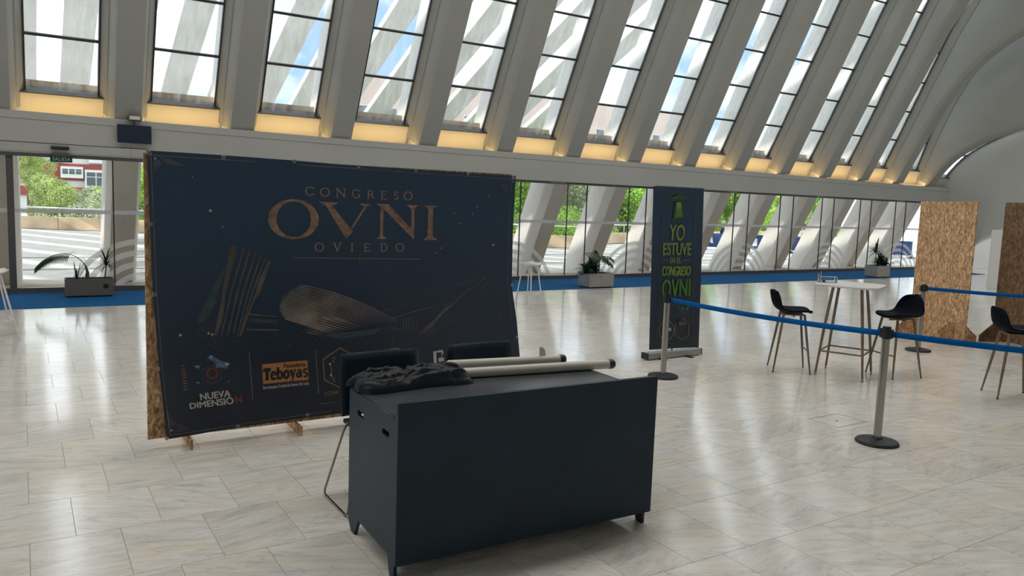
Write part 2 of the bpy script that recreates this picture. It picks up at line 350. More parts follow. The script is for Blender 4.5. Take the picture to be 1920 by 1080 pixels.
# ============================================================ FLOOR
floor = struct('floor')
g = MB(); g.bb(-14, 38, -10, 15.75, -.12, -.003)
o = g.build('floor_slab', M['grout'], floor)
tiles = []
for r in range(-26, 18):
    y0 = TY0+r*TD; xo = TX0 - (TW/2 if r % 2 else 0)
    if y0 > 15.6: continue
    for c in range(-34, 90):
        x0 = xo+c*TW
        if x0 > 37.5 or x0 < -13.9: continue
        tiles.append((x0, y0))
def on_floor_view(x, y):
    d = Vector((x, y, 0))-CAMP; z = d.dot(ROW[2])
    if z < .5: return None
    return CX+F_PX*d.dot(ROW[0])/z, CY+F_PX*d.dot(ROW[1])/z, z
vis = []; rest = []
HX0, HX1, HY0, HY1 = 5.97, 6.40, 4.05, 4.35
for x0, y0 in tiles:
    p = on_floor_view(x0+TW/2, y0+TD/2)
    if p and -80 < p[0] < 2000 and p[1] < 1180: vis.append((p[2], x0, y0))
    else: rest.append((x0, y0))
vis.sort(); near = vis[:298]; rest += [(a[1], a[2]) for a in vis[298:]]
gp = .0015
g = MB(); g.bb(gp, TW-gp, gp, TD-gp, -.012, 0); tile_me = g.mesh('tile', M['marble'])
for _, x0, y0 in near:
    if x0 < HX1 and x0+TW > HX0 and y0 < HY1 and y0+TD > HY0:
        g = MB()                                       # tile cut around the hatch
        X0, X1, Y0, Y1 = x0+gp, x0+TW-gp, y0+gp, y0+TD-gp
        for (a, b, c, d) in ((X0, X1, Y0, min(Y1, HY0-.002)), (X0, X1, max(Y0, HY1+.002), Y1), (X0, min(X1, HX0-.002), max(Y0, HY0-.002), min(Y1, HY1+.002)), (max(X0, HX1+.002), X1, max(Y0, HY0-.002), min(Y1, HY1+.002))):
            if b-a > .005 and d-c > .005: g.bb(a, b, c, d, -.012, 0)
        g.build('tile', M['marble'], floor)
    else: link('tile', tile_me, floor, loc=(x0, y0, 0))
g = MB()
for x0, y0 in rest:
    g.add([(x0+gp, y0+gp, 0), (x0+TW-gp, y0+gp, 0), (x0+TW-gp, min(y0+TD-gp, 15.75), 0), (x0+gp, min(y0+TD-gp, 15.75), 0)], [(0, 1, 2, 3)])
g.build('tile', M['marble'], floor, fix=False, kind='stuff')
g = MB(); g.bb(HX0+.006, HX1-.006, HY0+.006, HY1-.006, -.012, 0)
g2 = MB(); g2.bb(HX0-.0019, HX1+.0019, HY0-.0019, HY1+.0019, -.011, -.0012)
h = g.build('access_hatch', M['marble'], floor, label='square marble floor hatch with a small dark screw hole')
g = MB(); g.lathe((HX0+.19, HY0+.14, 0), [(.013, 0), (.012, .0015)], 12); g.build('screw_hole', M['black'], h); g2.build('hatch_frame', M['frame'], h)
g = MB(); g.bb(-12.6, 27.6, 13.67, 15.58, 0, .009)
tag(g.build('carpet_runner', M['carpet']), 'long blue carpet runner lying along the foot of the glass facade', 'carpet')

# ============================================================ RIBS, ROOF WINDOWS, BEAM
PITCH = 1.985
def LX(k): return -.09+PITCH*k
def resample(pts, n):
    pts = [Vector((0, p[0], p[1])) for p in pts]; out = []
    L = [0]
    for a, b in zip(pts, pts[1:]): L.append(L[-1]+(b-a).length)
    # smooth catmull
    for i in range(n):
        s = L[-1]*i/(n-1); j = 0
        while j < len(L)-2 and L[j+1] < s: j += 1
        t = (s-L[j])/(L[j+1]-L[j]); p0 = pts[max(j-1, 0)]; p1 = pts[j]; p2 = pts[j+1]; p3 = pts[min(j+2, len(pts)-1)]
        out.append(.5*((2*p1)+(p2-p0)*t+(2*p0-5*p1+4*p2-p3)*t*t+(3*p1-p0-3*p2+p3)*t**3))
    return out
NP = 60
STR = [(15.70, 3.0), (15.19, 4.0), (14.68, 5.0), (14.17, 6.0), (13.66, 7.0), (13.36, 7.6), (12.55, 9.0), (11.1, 10.6), (8.9, 12.0), (6, 12.9), (3, 13.2)]
P12 = [(15.70, 3.0), (15.19, 4.0), (14.68, 5.0), (14.17, 6.0), (13.66, 7.0), (13.25, 7.7), (12.45, 8.8), (11, 10.0), (8.9, 11), (6, 11.7), (3, 12)]
P13 = [(15.70, 3.0), (15.27, 3.85), (14.84, 4.68), (14.42, 5.40), (13.98, 6.02), (13.52, 6.52), (13.07, 6.92), (12.58, 7.24), (12.05, 7.50), (11, 7.95), (9, 8.55), (6, 9.1), (3, 9.3)]
P14 = [(15.72, 3.0), (15.38, 3.47), (14.94, 3.92), (14.28, 4.32), (13.62, 4.60), (12.88, 4.83), (11.5, 5.18), (9, 5.62), (6, 5.9), (3, 6)]
def face(k): return resample(P14 if k >= 14 else P13 if k == 13 else P12 if k == 12 else STR, NP)
def offs(P, d):
    out = []
    for i, p in enumerate(P):
        t = (P[min(i+1, NP-1)]-P[max(i-1, 0)]).normalized(); n = Vector((0, t.z, -t.y))   # outward (away from the hall)
        if n.y < 0 and n.z < 0: n = -n
        out.append(p+n*(d[i] if isinstance(d, list) else d))
    return out
D0, D1, D2, D3 = .11, .35, .52, .90
FA = {k: face(k) for k in range(-6, 15)}
def deep(k, s):
    if k == 14: return .20
    return min({13: .50+.16*s, 12: .53+.06*s, 11: .53+.035*s, 10: .52+.012*s}.get(k, .52), 1.45)
BK = {k: offs(FA[k], [deep(k, i*.28) for i in range(NP)]) for k in FA}
MD = {k: offs(FA[k], [deep(k, i*.28)*.68 for i in range(NP)]) for k in FA}
M0 = {k: offs(FA[k], [min(D0, deep(k, i*.28)*.4) for i in range(NP)]) for k in FA}
OU = {k: offs(FA[k], [deep(k, i*.28)+.48 for i in range(NP)]) for k in FA}
ceiling = struct('ceiling')
def X(p, x): return Vector((x, p.y, p.z))
def rib(k):
    L = LX(k); q = k-1 if k-1 in FA else k
    rows = []
    for i in range(NP):
        rows.append([X(FA[k][i], L-.46), X(FA[k][i], L-.03), X(M0[k][i], L+.02), X(MD[k][i], L+.055), X(MD[k][i], L+.075), X(BK[k][i], L+.18), X(OU[k][i], L+.18),
                     X(OU[q][i], L-.67), X(BK[q][i], L-.67), X(MD[q][i], L-.565), X(MD[q][i], L-.545), X(M0[k][i], L-.51)])
    g = MB(); g.grid(rows, True); g.f.append(tuple(range(11, -1, -1))); g.mi.append(0); g.f.append(tuple((NP-1)*12+j for j in range(12))); g.mi.append(0)
    for i in range((NP-1)*12):
        if i % 12 in (5, 6, 7): g.mi[i] = 1
    o = g.build('roof_rib', [M['paint'], M['outer']], ceiling, auto=.3)
    return o
for k in range(-6, 15): rib(k)
GE = 37    # window runs up to this step of the profile
wn_ = 0
lampM = []
for k in range(-6, 15):
    wn_ += 1
    w = struct('window_%d' % wn_)
    B = BK[k]; xa, xb = LX(k)+.18, LX(k)+(1.985-.67 if k < 14 else .66)
    # arclength
    s = [0]
    for i in range(1, NP): s.append(s[-1]+(B[i]-B[i-1]).length)
    def at(d):
        j = 0
        while j < NP-2 and s[j+1] < d: j += 1
        t = (d-s[j])/(s[j+1]-s[j]); return B[j].lerp(B[j+1], t), (B[j+1]-B[j]).normalized()
    s0 = .29                                            # glass starts above the sill panel
    cuts = [s0]+[s0+.98*i for i in range(1, 9)]
    nrm = lambda t: Vector((0, t.z, -t.y))
    for i in range(8):
        g = MB(); n_ = 4; rows = []
        for j in range(n_+1):
            p, t = at(cuts[i]+(cuts[i+1]-cuts[i])*j/n_); q = p-nrm(t)*.0
            rows.append([X(q, xa+.02), X(q, xb-.02)])
        g.grid(rows); g.build('pane', M['glass_up'], w, fix=False)
        p, t = at(cuts[i+1]); nn = nrm(t)
        g = MB(); a = p-nn*.035-t*.022
        g.prism([X(a, xa), X(a+nn*.05, xa), X(a+nn*.05+t*.044, xa), X(a+t*.044, xa)], (xb-xa, 0, 0)); g.build('transom', M['frame'], w)
    for x in (xa, xb-.022):                             # slim dark side frames
        rows = []
        for j in range(0, 33):
            p, t = at(cuts[0]+(cuts[-1]-cuts[0])*j/32); nn = nrm(t)
            rows.append([X(p-nn*.03, x), X(p-nn*.03, x+.022), X(p+nn*.03, x+.022), X(p+nn*.03, x)])
        g = MB(); g.grid(rows, True); g.build('side_frame', M['frame'], w)
    p, t = at(s0); nn = nrm(t)
    g = MB(); g.prism([X(p-nn*.125-t*.02, xa-.09), X(p+nn*.12-t*.02, xa-.09), X(p+nn*.12+t*.025, xa-.09), X(p-nn*.125+t*.005, xa-.09)], (xb-xa+.18, 0, 0)); g.build('sill_frame', M['gframe'], w)
    g = MB(); a = X(p-nn*.10-t*.02, xa-.09); b_ = a-t*.62
    g.prism([a, b_, b_+Vector((0, .12, 0)), a+Vector((0, .12, 0))], (xb-xa+.18, 0, 0)); g.build('sill_panel', M['sill'], w)
    # weathered outer ledge seen through the lowest pane
    g = MB(); c = p+nn*.14; g.prism([X(c, xa), X(c+Vector((0, .30, .02)), xa), X(c+Vector((0, .30, .14)), xa), X(c+Vector((0, 0, .12)), xa)], (xb-xa, 0, 0)); g.build('outer_ledge', M['stone'], w)
    if k < 14:
        g = MB(); g.bb(xa-.05, xb+.05, 15.785, 15.815, 2.95, 2.965); g.build('light_strip', M['lampw'], w)
        ld = bpy.data.lights.new('cove_light', 'AREA'); ld.shape = 'RECTANGLE'; ld.size = 1.45; ld.size_y = .03; ld.energy = 3.4; ld.color = (1, .66, .25)
        lo = bpy.data.objects.new('cove_light', ld); COL.objects.link(lo); lo.parent = w; lo.location = ((xa+xb)/2, 15.80, 2.97)
        lo.rotation_euler = Vector((0, .22, 1)).to_track_quat('-Z', 'Y').to_euler()
# ceiling skin over the glazing and towards the rear wall
g = MB()
for k in range(-6, 15):
    rows = []
    acc = 0
    for i in range(0, NP):
        if i: acc += (BK[k][i]-BK[k][i-1]).length
        if acc > 8.0: rows.append([X(BK[k][i], LX(k)+.1), X(BK[k][i], LX(k+1)-.6)])
    g.grid(rows)
    e = BK[k][NP-1]; g.add([(LX(k)-.7, e.y+.1, e.z), (LX(k+1)+.3, e.y+.1, e.z), (LX(k+1)+.3, -10, e.z-1.0 if k < 12 else e.z), (LX(k)-.7, -10, e.z-1.0 if k < 12 else e.z)], [(0, 1, 2, 3)])
g.build('vault_skin', M['paint'], ceiling, fix=False)

wall = struct('wall_front')
g = MB()                                                # edge beam: slightly tapering top
g.prism([(-14, 15.60, 2.40), (-14, 15.60, 3.085), (-14, 15.66, 3.085), (-14, 15.66, 2.95), (-14, 15.78, 2.95), (-14, 15.78, 2.40)], (0, 0, 0)); g.v = []; g.f = []; g.mi = []
xs = [-14, -.2, 5.6, 15.3, 27.2, 29.2]; zt = [3.11, 3.09, 3.03, 3.0, 2.93, 2.92]
for ring in range(len(xs)): pass
rows = [[(x, 15.60, 2.40), (x, 15.60, z-.13), (x, 15.585, z-.125), (x, 15.585, z), (x, 15.64, z), (x, 15.64, 2.90), (x, 16.75, 2.90), (x, 16.75, 2.80), (x, 15.80, 2.80), (x, 15.80, 2.40)] for x, z in zip(xs, zt)]
g.grid(rows, True); g.add(rows[0], [tuple(range(10))]); g.add(rows[-1], [tuple(range(9, -1, -1))])
g.build('edge_beam', M['beam'], wall)
g = MB(); g.bb(27.22, 29.0, 15.61, 15.79, 0, 2.39); g.build('wall_panel', M['beam'], wall)
for x in (3.45, 9.9, 16.2, 22.4): pass
# leaning columns outside, one under every rib
def column(k):
    L = LX(k)
    def ring(y, z):
        return [(L-.46, y, z), (L-.03, y, z), (L+.05, y+.30, z), (L+.07, y+.95, z), (L-.56, y+.95, z), (L-.54, y+.30, z)]
    g = MB(); rows = [ring(15.85-.02+(2.95-z)*.5, z) for z in (-.1, .8, 1.6, 2.4, 2.95, 3.25)]
    g.grid(rows, True); g.add(rows[0], [tuple(range(6))]); g.add(rows[-1], [tuple(range(5, -1, -1))])
    g.build('leaning_column', M['column'], wall, bevel=.012)
for k in range(-6, 15): column(k)

# ============================================================ LOWER GLAZING
YG = 15.68
win = struct('window_30')
def pane(x0, x1, z0, z1, par, m='glass'):
    g = MB(); g.add([(x0, YG, z0), (x1, YG, z0), (x1, YG, z1), (x0, YG, z1)], [(0, 1, 2, 3)]); g.build('pane', M[m], par, fix=False)
def mull(x, par, w=.020, z0=.1, z1=2.36, m='frame'):
    g = MB(); g.bb(x-w/2, x+w/2, YG-.014, YG+.014, z0, z1); g.build('mullion', M[m], par)
edges = [1.95]
for k in range(2, 14):
    c = -.16+PITCH*k; edges += [c-.30, c+.30]
edges.append(27.2)
for a, b_ in zip(edges, edges[1:]): pane(a, b_, .1, 2.36, win)
for e in edges[1:]: mull(e, win)
g = MB(); g.bb(1.95, 27.22, YG-.05, YG+.05, 2.345, 2.405); g.build('head_rail', M['gframe'], win)
g = MB(); g.bb(1.95, 27.22, YG-.06, YG+.06, .0, .095); g.build('sill_rail', M['gframe'], win)
g = MB(); g.bb(27.1, 27.3, YG-.13, YG-.06, 2.30, 2.36); g.build('door_closer', M['gframe'], win)
for k, x in enumerate((10.9, 14.9, 17.0, 19.0, 21.0, 23.0, 25.3)):
    g = MB(); g.bb(x, x+.42, YG-.068, YG-.05, 2.366, 2.386); g.build('hinge_cover', M['gframe' if k % 2 else 'grey'], win)
# automatic entrance on the left
door = struct('door_1')
for a, b_ in ((-4.2, -.22), (-.10, 1.385), (1.40, 1.95)): pane(a, b_, .1, 2.36, door)
pane(-10, -4.3, .1, 2.36, door)
mull(-.16, door, .105, 0, 2.42, 'gframe'); mull(1.39, door, .022); mull(1.93, door, .05, 0, 2.42, 'gframe'); mull(-4.25, door, .1, 0, 2.42, 'gframe')
g = MB(); g.bb(-10, 1.95, YG-.07, YG+.05, 2.34, 2.42); g.build('head_rail', M['gframe'], door)
g = MB(); g.bb(-10, 1.95, YG-.06, YG+.06, .0, .095); g.build('sill_rail', M['gframe'], door)
g = MB(); g.bb(-10, 1.675, 15.59, 15.66, 2.425, 2.565); g.bb(1.685, 1.95, 15.59, 15.66, 2.425, 2.565); g.build('head_casing', M['beam'], door)
g = MB(); g.bb(-10, 1.95, 15.598, 15.66, 2.566, 2.578); g.build('casing_joint', M['frame'], door)
g = MB(); g.bb(.44, .72, 15.50, 15.60, 2.475, 2.535); s_ = g.build('door_sensor', M['black'], None, bevel=.02)
tag(s_, 'small black motion sensor above the glass entrance doors', 'sensor')
# frosted film on the glass: one band and concentric arcs
g = MB(); g.bb(-10, 27.2, YG+.006, YG+.009, 1.385, 1.455); g.build('frosted_band', M['decal'], win, fix=True)
for j in range(-3, 7):
    cx = 1.85+3.97*j+.02
    R0, cz = 1.30, -.35
    g = MB()
    for ri in range(5):
        ro = R0-.205*ri; rin = ro-.10
        zmin = .1
        a0 = math.asin(min(1, (zmin-cz)/ro)); a1 = math.asin(min(1, (zmin-cz)/rin)) if rin > zmin-cz else PI/2
        rows = []
        for i in range(41):
            t = i/40; ao = a0+(PI-2*a0)*t; ai = a1+(PI-2*a1)*t
            rows.append([(cx+ro*math.cos(ao), YG+.008, cz+ro*math.sin(ao)), (cx+rin*math.cos(ai), YG+.008, cz+rin*math.sin(ai))])
        if rin > zmin-cz: g.grid(rows)
    par = door if j < 0 else win
    g.build('frosted_arc', M['decal'], par, fix=False)

# ============================================================ right end of the hall
T = BK[14]
low = [(28.95, 15.75, .25), (28.8, 15.1, .70), (28.5, 14.44, 1.13), (28.5, 13.61, 1.63), (28.4, 12.7, 2.1), (28.3, 11, 2.8), (28.3, 9, 3.5), (28.3, 6, 4.2), (28.3, 3.0, 4.6)]
def lerp_list(L, t):
    x = t*(len(L)-1); i = min(int(x), len(L)-2); return Vector(L[i]).lerp(Vector(L[i+1]), x-i)
rows = []
NI = 40
for i in range(NI+1):
    t = i/NI; a = lerp_list([tuple(X(p, 28.38)) for p in T[:]], t); b_ = lerp_list(low, t)
    row = []
    for j in range(13):
        u = j/12; p = a.lerp(b_, u); bul = math.sin(PI*u)*.15*t; row.append(p+Vector((bul, -bul*.3, 0)))
    rows.append(row)
wr = struct('wall_right')
g = MB(); g.grid(rows); g.build('end_shell', M['shell'], wr, smooth=True, fix=False)
g = MB(); rr_ = []
for i in range(NI+1):
    b_ = lerp_list(low, i/NI); rr_.append([b_, b_+Vector((-.06, -.03, 0)), b_+Vector((-.06, -.03, -.10)), b_+Vector((.55, .25, -.16)), b_+Vector((.5, .2, -.02))])
g.grid(rr_, True); g.build('shell_edge', M['offwhite'], wr, smooth=False)
g = MB(); g.bb(29.06, 37.5, 15.0, 15.2, 0, 5.0); g.build('rear_panel', M['offwhite'], wr)
g = MB(); g.bb(29.06, 37.5, 14.94, 15.0, 0, .12); g.build('skirting', M['offwhite'], wr)
g = MB(); g.bb(37.5, 37.8, -10, 15.8, 0, 12); g.build('end_wall', M['offwhite'], wr)
g = MB(); g.bb(22.13, 22.62, 10.6, 10.9, 0, 1.58); o = g.build('display_block', M['offwhite'], bevel=.01); tag(o, 'pale freestanding block between the two chipboard panels', 'block')
wb = struct('wall_back'); g = MB(); g.bb(-14, 37.5, -10.3, -10, 0, 13); g.build('wall_panel', M['offwhite'], wb)
wl = struct('wall_left'); g = MB(); g.bb(-12.9, -12.66, -10, 15.8, 0, 15); g.build('wall_panel', M['offwhite'], wl)
g = MB(); g.bb(-13, 38, -10.3, 4.0, 13.6, 13.9); g.build('roof_slab', M['offwhite'], ceiling)
g = MB(); g.bb(28.9, 29.05, -10, 3.6, 5.5, 13.6); g.bb(28.9, 29.05, 3.0, 9, 5.6, 13.6); g.build('upper_panel', M['paint'], wr)
for p in FILL_SPOTS:  # housings made up for the added fill lights
    g = MB(); g.bb(-3.1, 3.1, -1.4, 1.4, .03, .25)
    o = g.build('added_fill_panel', M['gframe']); o.location = p; o.rotation_euler = Vector((0, -.12, -1)).to_track_quat('-Z', 'Y').to_euler()
    tag(o, 'added fill light panel, out of view high above the hall floor', 'lamp', 'added fill lights')

# ============================================================ OUTSIDE
pl = struct('plaza')
g = MB(); g.bb(-60, 90, 15.75, 60, -.3, -.02); g.build('paving', M['plaza'], pl)
g = MB(); g.bb(-200, 260, 60, 260, -7.5, -7); g.build('street_level', M['grass'], pl)
g = MB(); g.bb(-14, 29, 15.75, 17.1, -.02, -.005); g.build('stone_kerb', M['stone'], pl)
for y in (20.2, 23.6):
    g = MB(); g.bb(-40, 60, y, y+.22, -.02, -.012); g.build('drain_channel', M['gframe'], pl)
# canopy ribs high above the plaza (throw the striped shade)
cn = thing('canopy', 'high outdoor canopy of sloping pale concrete ribs seen through the roof windows', 'canopy')
def cz_(y): return 23.7-.445*y
crib = MB()
a = [Vector((-.56, 13.0, cz_(13.0))), Vector((.56, 13.0, cz_(13.0))), Vector((.58, 13.0, cz_(13.0)+.28)), Vector((-.58, 13.0, cz_(13.0)+.28))]
d = Vector((0, 28.5, cz_(41.5)-cz_(13.0)))
crib.prism(a, d); crib_me = crib.mesh('rib', M['canopy'])
for i in range(-10, 14): link('rib', crib_me, cn, loc=(.1+1.985*i, 0, 0))
# parapet with rail
def seg_wall(name, P, h, th, label, cat, m):
    o = thing(name, label, cat, (P[0][0], P[0][1], 0))
    for a, b_ in zip(P, P[1:]):
        a = Vector((*a, 0)); b_ = Vector((*b_, 0)); d = (b_-a).normalized(); n = Vector((-d.y, d.x, 0))*th
        L = (b_-a).length; k = max(1, int(L/3.0))
        for i in range(k):
            p = a.lerp(b_, i/k)+d*.012; q = a.lerp(b_, (i+1)/k)-d*.012; off = -Vector((P[0][0], P[0][1], 0))
            g = MB(); g.prism([p+off, q+off, q+n+off, p+n+off], (0, 0, h)); g.build('block', m, o, bevel=.02)
    return o
PP = [(-16, 50), (1.3, 39), (20.3, 26.6), (24.5, 30), (50, 38)]
seg_wall('parapet', PP, .52, .35, 'low weathered cream parapet wall at the far edge of the plaza', 'wall', M['stone'])
rl = thing('railing', 'white metal rail standing on top of the plaza parapet', 'railing')
for a, b_ in zip(PP, PP[1:]):
    a = Vector((*a, .5)); b_ = Vector((*b_, .5)); L = (b_-a).length; k = int(L/1.6)
    nn_ = Vector((-(b_-a).y, (b_-a).x, 0)).normalized()*.17
    g = MB(); g.tube([a+nn_+Vector((0, 0, .42)), b_+nn_+Vector((0, 0, .42))], .03, 8); g.build('rail', M['whitem'], rl)
    for i in range(k+1):
        p = a.lerp(b_, i/k)+nn_; g = MB(); g.tube([p, p+Vector((0, 0, .42))], .022, 6); g.build('post', M['whitem'], rl)
# trees
def foliage(seed, n, rx, rz, droop=0, size=.34):
    rnd = random.Random(seed); vs = []; fs = []
    clumps = [(Vector((rnd.uniform(-1, 1)*rx*.75, rnd.uniform(-1, 1)*rx*.75, rnd.uniform(-1, 1)*rz*.8)), rnd.uniform(.25, .5)*rx) for _ in range(34)]
    for i in range(n):
        c, r = rnd.choice(clumps); d = Vector((rnd.gauss(0, 1), rnd.gauss(0, 1), rnd.gauss(0, 1))).normalized()*r*rnd.uniform(.7, 1.05)
        p = c+d; d2 = Vector((rnd.gauss(0, 1), rnd.gauss(0, 1), rnd.gauss(0, 1)-droop)).normalized(); e = d2.cross(Vector((rnd.gauss(0, 1), rnd.gauss(0, 1), rnd.gauss(0, 1)))).normalized()
        s = size*rnd.uniform(.5, 1); w = s*(.25 if droop else .5); o = len(vs)
        vs += [p-e*w, p+d2*s*.4-e*w*.2+e*w*.0, p+d2*s, p+e*w]; fs.append((o, o+1, o+2, o+3))
    me = bpy.data.meshes.new('foliage'); me.from_pydata(vs, [], fs); return me
fol = [foliage(1, 22000, 2.6, 4.0, 1.2, .26), foliage(2, 20000, 3.0, 3.0, 0, .22), foliage(3, 20000, 2.8, 2.6, 0, .19)]
fm = ['tree_a', 'tree_b', 'tree_c']
fcache = {}
def tree(kind, x, y, top, sc, label, group=None):
    o = thing('tree', label, 'tree', (x, y, -7), 0, group)
    if (kind) not in fcache: fol[kind].materials.append(M[fm[kind]]); fcache[kind] = 1
    rz = (4.0, 3.0, 2.6)[kind]*sc
    c = link('foliage', fol[kind], o, loc=(0, 0, top+7-rz), rz=random.uniform(0, 6)); c.scale = (sc, sc, sc); c['kind'] = 'stuff'
    g = MB(); g.tube([(0, 0, 0), (.1, 0, (top+7-rz)*.5), (-.05, .1, top+7-rz*.5)], [.28, .2, .1], 8); g.build('trunk', M['bark'], o)
tree(0, .35, 48, 5.0, .50, 'tall narrow weeping tree beyond the parapet, at the left of the entrance doorway')
tree(0, 1.75, 47, 2.45, .52, 'drooping yellow-green tree in the middle of the entrance doorway view')
tree(2, 3.15, 46, 1.7, .52, 'silvery green bush-like tree in front of the red brick band')
tree(1, 4.15, 46, 2.1, .36, 'bright green tree touching the column at the right of the entrance doorway')
tree(1, 6.4, 48, 3.2, .62, 'green tree glimpsed between the entrance column and the event banner')
tl_ = [(1, 16.3, 43.5, 4.9, .95, 'green tree seen just right of the event banner, beside the first column there'),
       (0, 20.6, 42.5, 5.2, .80, 'yellow-green tree in the gap above the white stool'),
       (1, 25.2, 41.0, 5.2, .95, 'bushy green tree in the gap above the middle planter'),
       (2, 29.6, 40.0, 4.6, .95, 'silvery green tree in the gap left of the roll-up banner'),
       (1, 34.4, 40.5, 5.0, 1.0, 'green tree hidden mostly behind the roll-up banner'),
       (1, 39.6, 40.0, 5.2, 1.0, 'bright green tree in the gap just right of the roll-up banner'),
       (1, 45.2, 40.5, 5.0, 1.0, 'bright green tree above the second blue windbreak'),
       (0, 50.5, 41.5, 5.2, 1.0, 'dark olive tree above the red-haired person'),
       (1, 56.5, 43.0, 5.0, 1.0, 'green tree in the narrow gap above the high table')]
for kd, x, y, top, sc, lb in tl_: tree(kd, x, y, top, sc, lb)
shrubs = [(9.5, 43.5), (14.6, 40.0), (19.2, 36.5), (23.4, 34.4), (28.2, 36.2), (34.0, 36.6), (40.5, 37.2)]
sl = ['low shrub tree behind the parapet, hidden by the event banner', 'low shrub tree behind the parapet at the right edge of the event banner', 'low shrub tree behind the parapet above the white stool',
      'low shrub tree behind the parapet above the middle planter', 'low shrub tree behind the parapet left of the roll-up banner', 'low shrub tree behind the leftmost blue windbreak', 'low shrub tree behind the second blue windbreak']
for (x, y), lb in zip(shrubs, sl): tree(1, x, y, 1.5, .62, lb)
# apartment buildings
bl = thing('apartment_building', 'white apartment block with red brick bands seen through the entrance doors', 'building', (0, 92, -7))
g = MB(); g.bb(-22, 34, 0, 10, 0, 18.2); g.build('wall', M['render'], bl)
for z0, z1, x0, x1 in ((7.9, 8.8, -22, 34), (9.5, 11.2, -22, 34), (13.6, 14.6, -22, 34)):
    g = MB(); g.bb(x0, x1, -.25, .1, z0, z1); g.build('brick_band', M['brick'], bl)
bays = [(bx, z0) for bx in (-16, -10.5, -5.2, -1.2, 2.3, 7.4, 12.8, 18.5, 24.5, 30) for z0 in (11.5, 15.0)]+[(bx, 8.8) for bx in (-13, -7, 7.0, 14, 21, 28)]+[(4.4, 9.9)]
for bx, z0 in bays:
    hw = 1.0 if z0 == 9.9 else 1.45; hh = .75 if z0 == 9.9 else 1.6
    g = MB(); g.bb(bx-hw, bx+hw, -.7, 0, z0-.15, z0+hh+.25); bay = g.build('window_bay', M['render'], bl)
    for i in range(3):
        w_ = (2*hw-.2)/3; g = MB(); g.bb(bx-hw+.1+i*w_+.06, bx-hw+.1+(i+1)*w_-.06, -.75, -.7, z0+.25, z0+hh*.68); g.build('pane', M['pane'], bay)
        g = MB(); g.bb(bx-hw+.1+i*w_+.06, bx-hw+.1+(i+1)*w_-.06, -.75, -.7, z0+hh*.74, z0+hh); g.build('pane', M['pane'], bay)
b2_ = thing('apartment_building', 'pale pink apartment block with a row of windows, far behind the roof glazing', 'building', (62, 100, -7))
g = MB(); g.bb(-26, 40, 0, 10, 0, 25); g.build('wall', M['pinkr'], b2_)
for r in range(5):
    for i in range(16):
        g = MB(); x = -24+i*4; z = 5+r*3.6; g.bb(x, x+1.7, -.08, .02, z, z+1.7); f = g.build('window', M['render'], b2_); g = MB(); g.bb(x+.12, x+1.58, -.12, -.08, z+.12, z+1.58); g.build('pane', M['pane'], f)
# blue windbreaks of the outdoor terrace
WB = Vector((27.0, 26.1, 0)); wd = Vector((1, -.92, 0)).normalized(); wnn = Vector((wd.y, -wd.x, 0))
wlabels = ['blue cloth windbreak with one white stroke, leftmost outside the glass', 'blue cloth windbreak with two white blocks, second outside the glass', 'blue cloth windbreak with a pink drop mark, third outside the glass',
           'plain blue cloth windbreak, fourth along the terrace', 'blue cloth windbreak near the white chairs', 'blue cloth windbreak behind the right-hand planter', 'blue cloth windbreak at the far right of the terrace']
for i in range(7):
    c = WB+wd*(.7+1.95*i); o = thing('windbreak', wlabels[i], 'windbreak', c, math.atan2(wd.y, wd.x), 'blue terrace windbreaks')
    g = MB(); g.bb(-.62, .62, -.01, .01, .12, .76); cl = g.build('cloth', M['bluecloth'], o)
    if i in (0, 1, 2):
        g = MB()
        if i == 0: g.prism([(-.35, -.016, .32), (-.22, -.016, .30), (-.30, -.016, .66), (-.42, -.016, .66)], (0, .003, 0)); mm = 'shirt'
        if i == 1: g.bb(-.5, -.2, -.016, -.013, .25, .60); g.bb(0, .35, -.016, -.013, .28, .60); mm = 'shirt'
        if i == 2: g.prism([(-.38, -.016, .28), (-.28, -.016, .27), (-.24, -.016, .36), (-.28, -.016, .52), (-.36, -.016, .4)], (0, .003, 0)); mm = 'pink'
        g.build('printed_mark', M[mm], cl)
    for sx in (-.64, .64):
        g = MB(); g.tube([(sx, 0, .0), (sx, 0, .82)], .018, 8); g.build('post', M['whitem'], o)
        g = MB(); g.lathe((sx, 0, 0), [(.17, 0), (.16, .04), (.03, .10)], 12); g.build('base', M['blackm'], o)
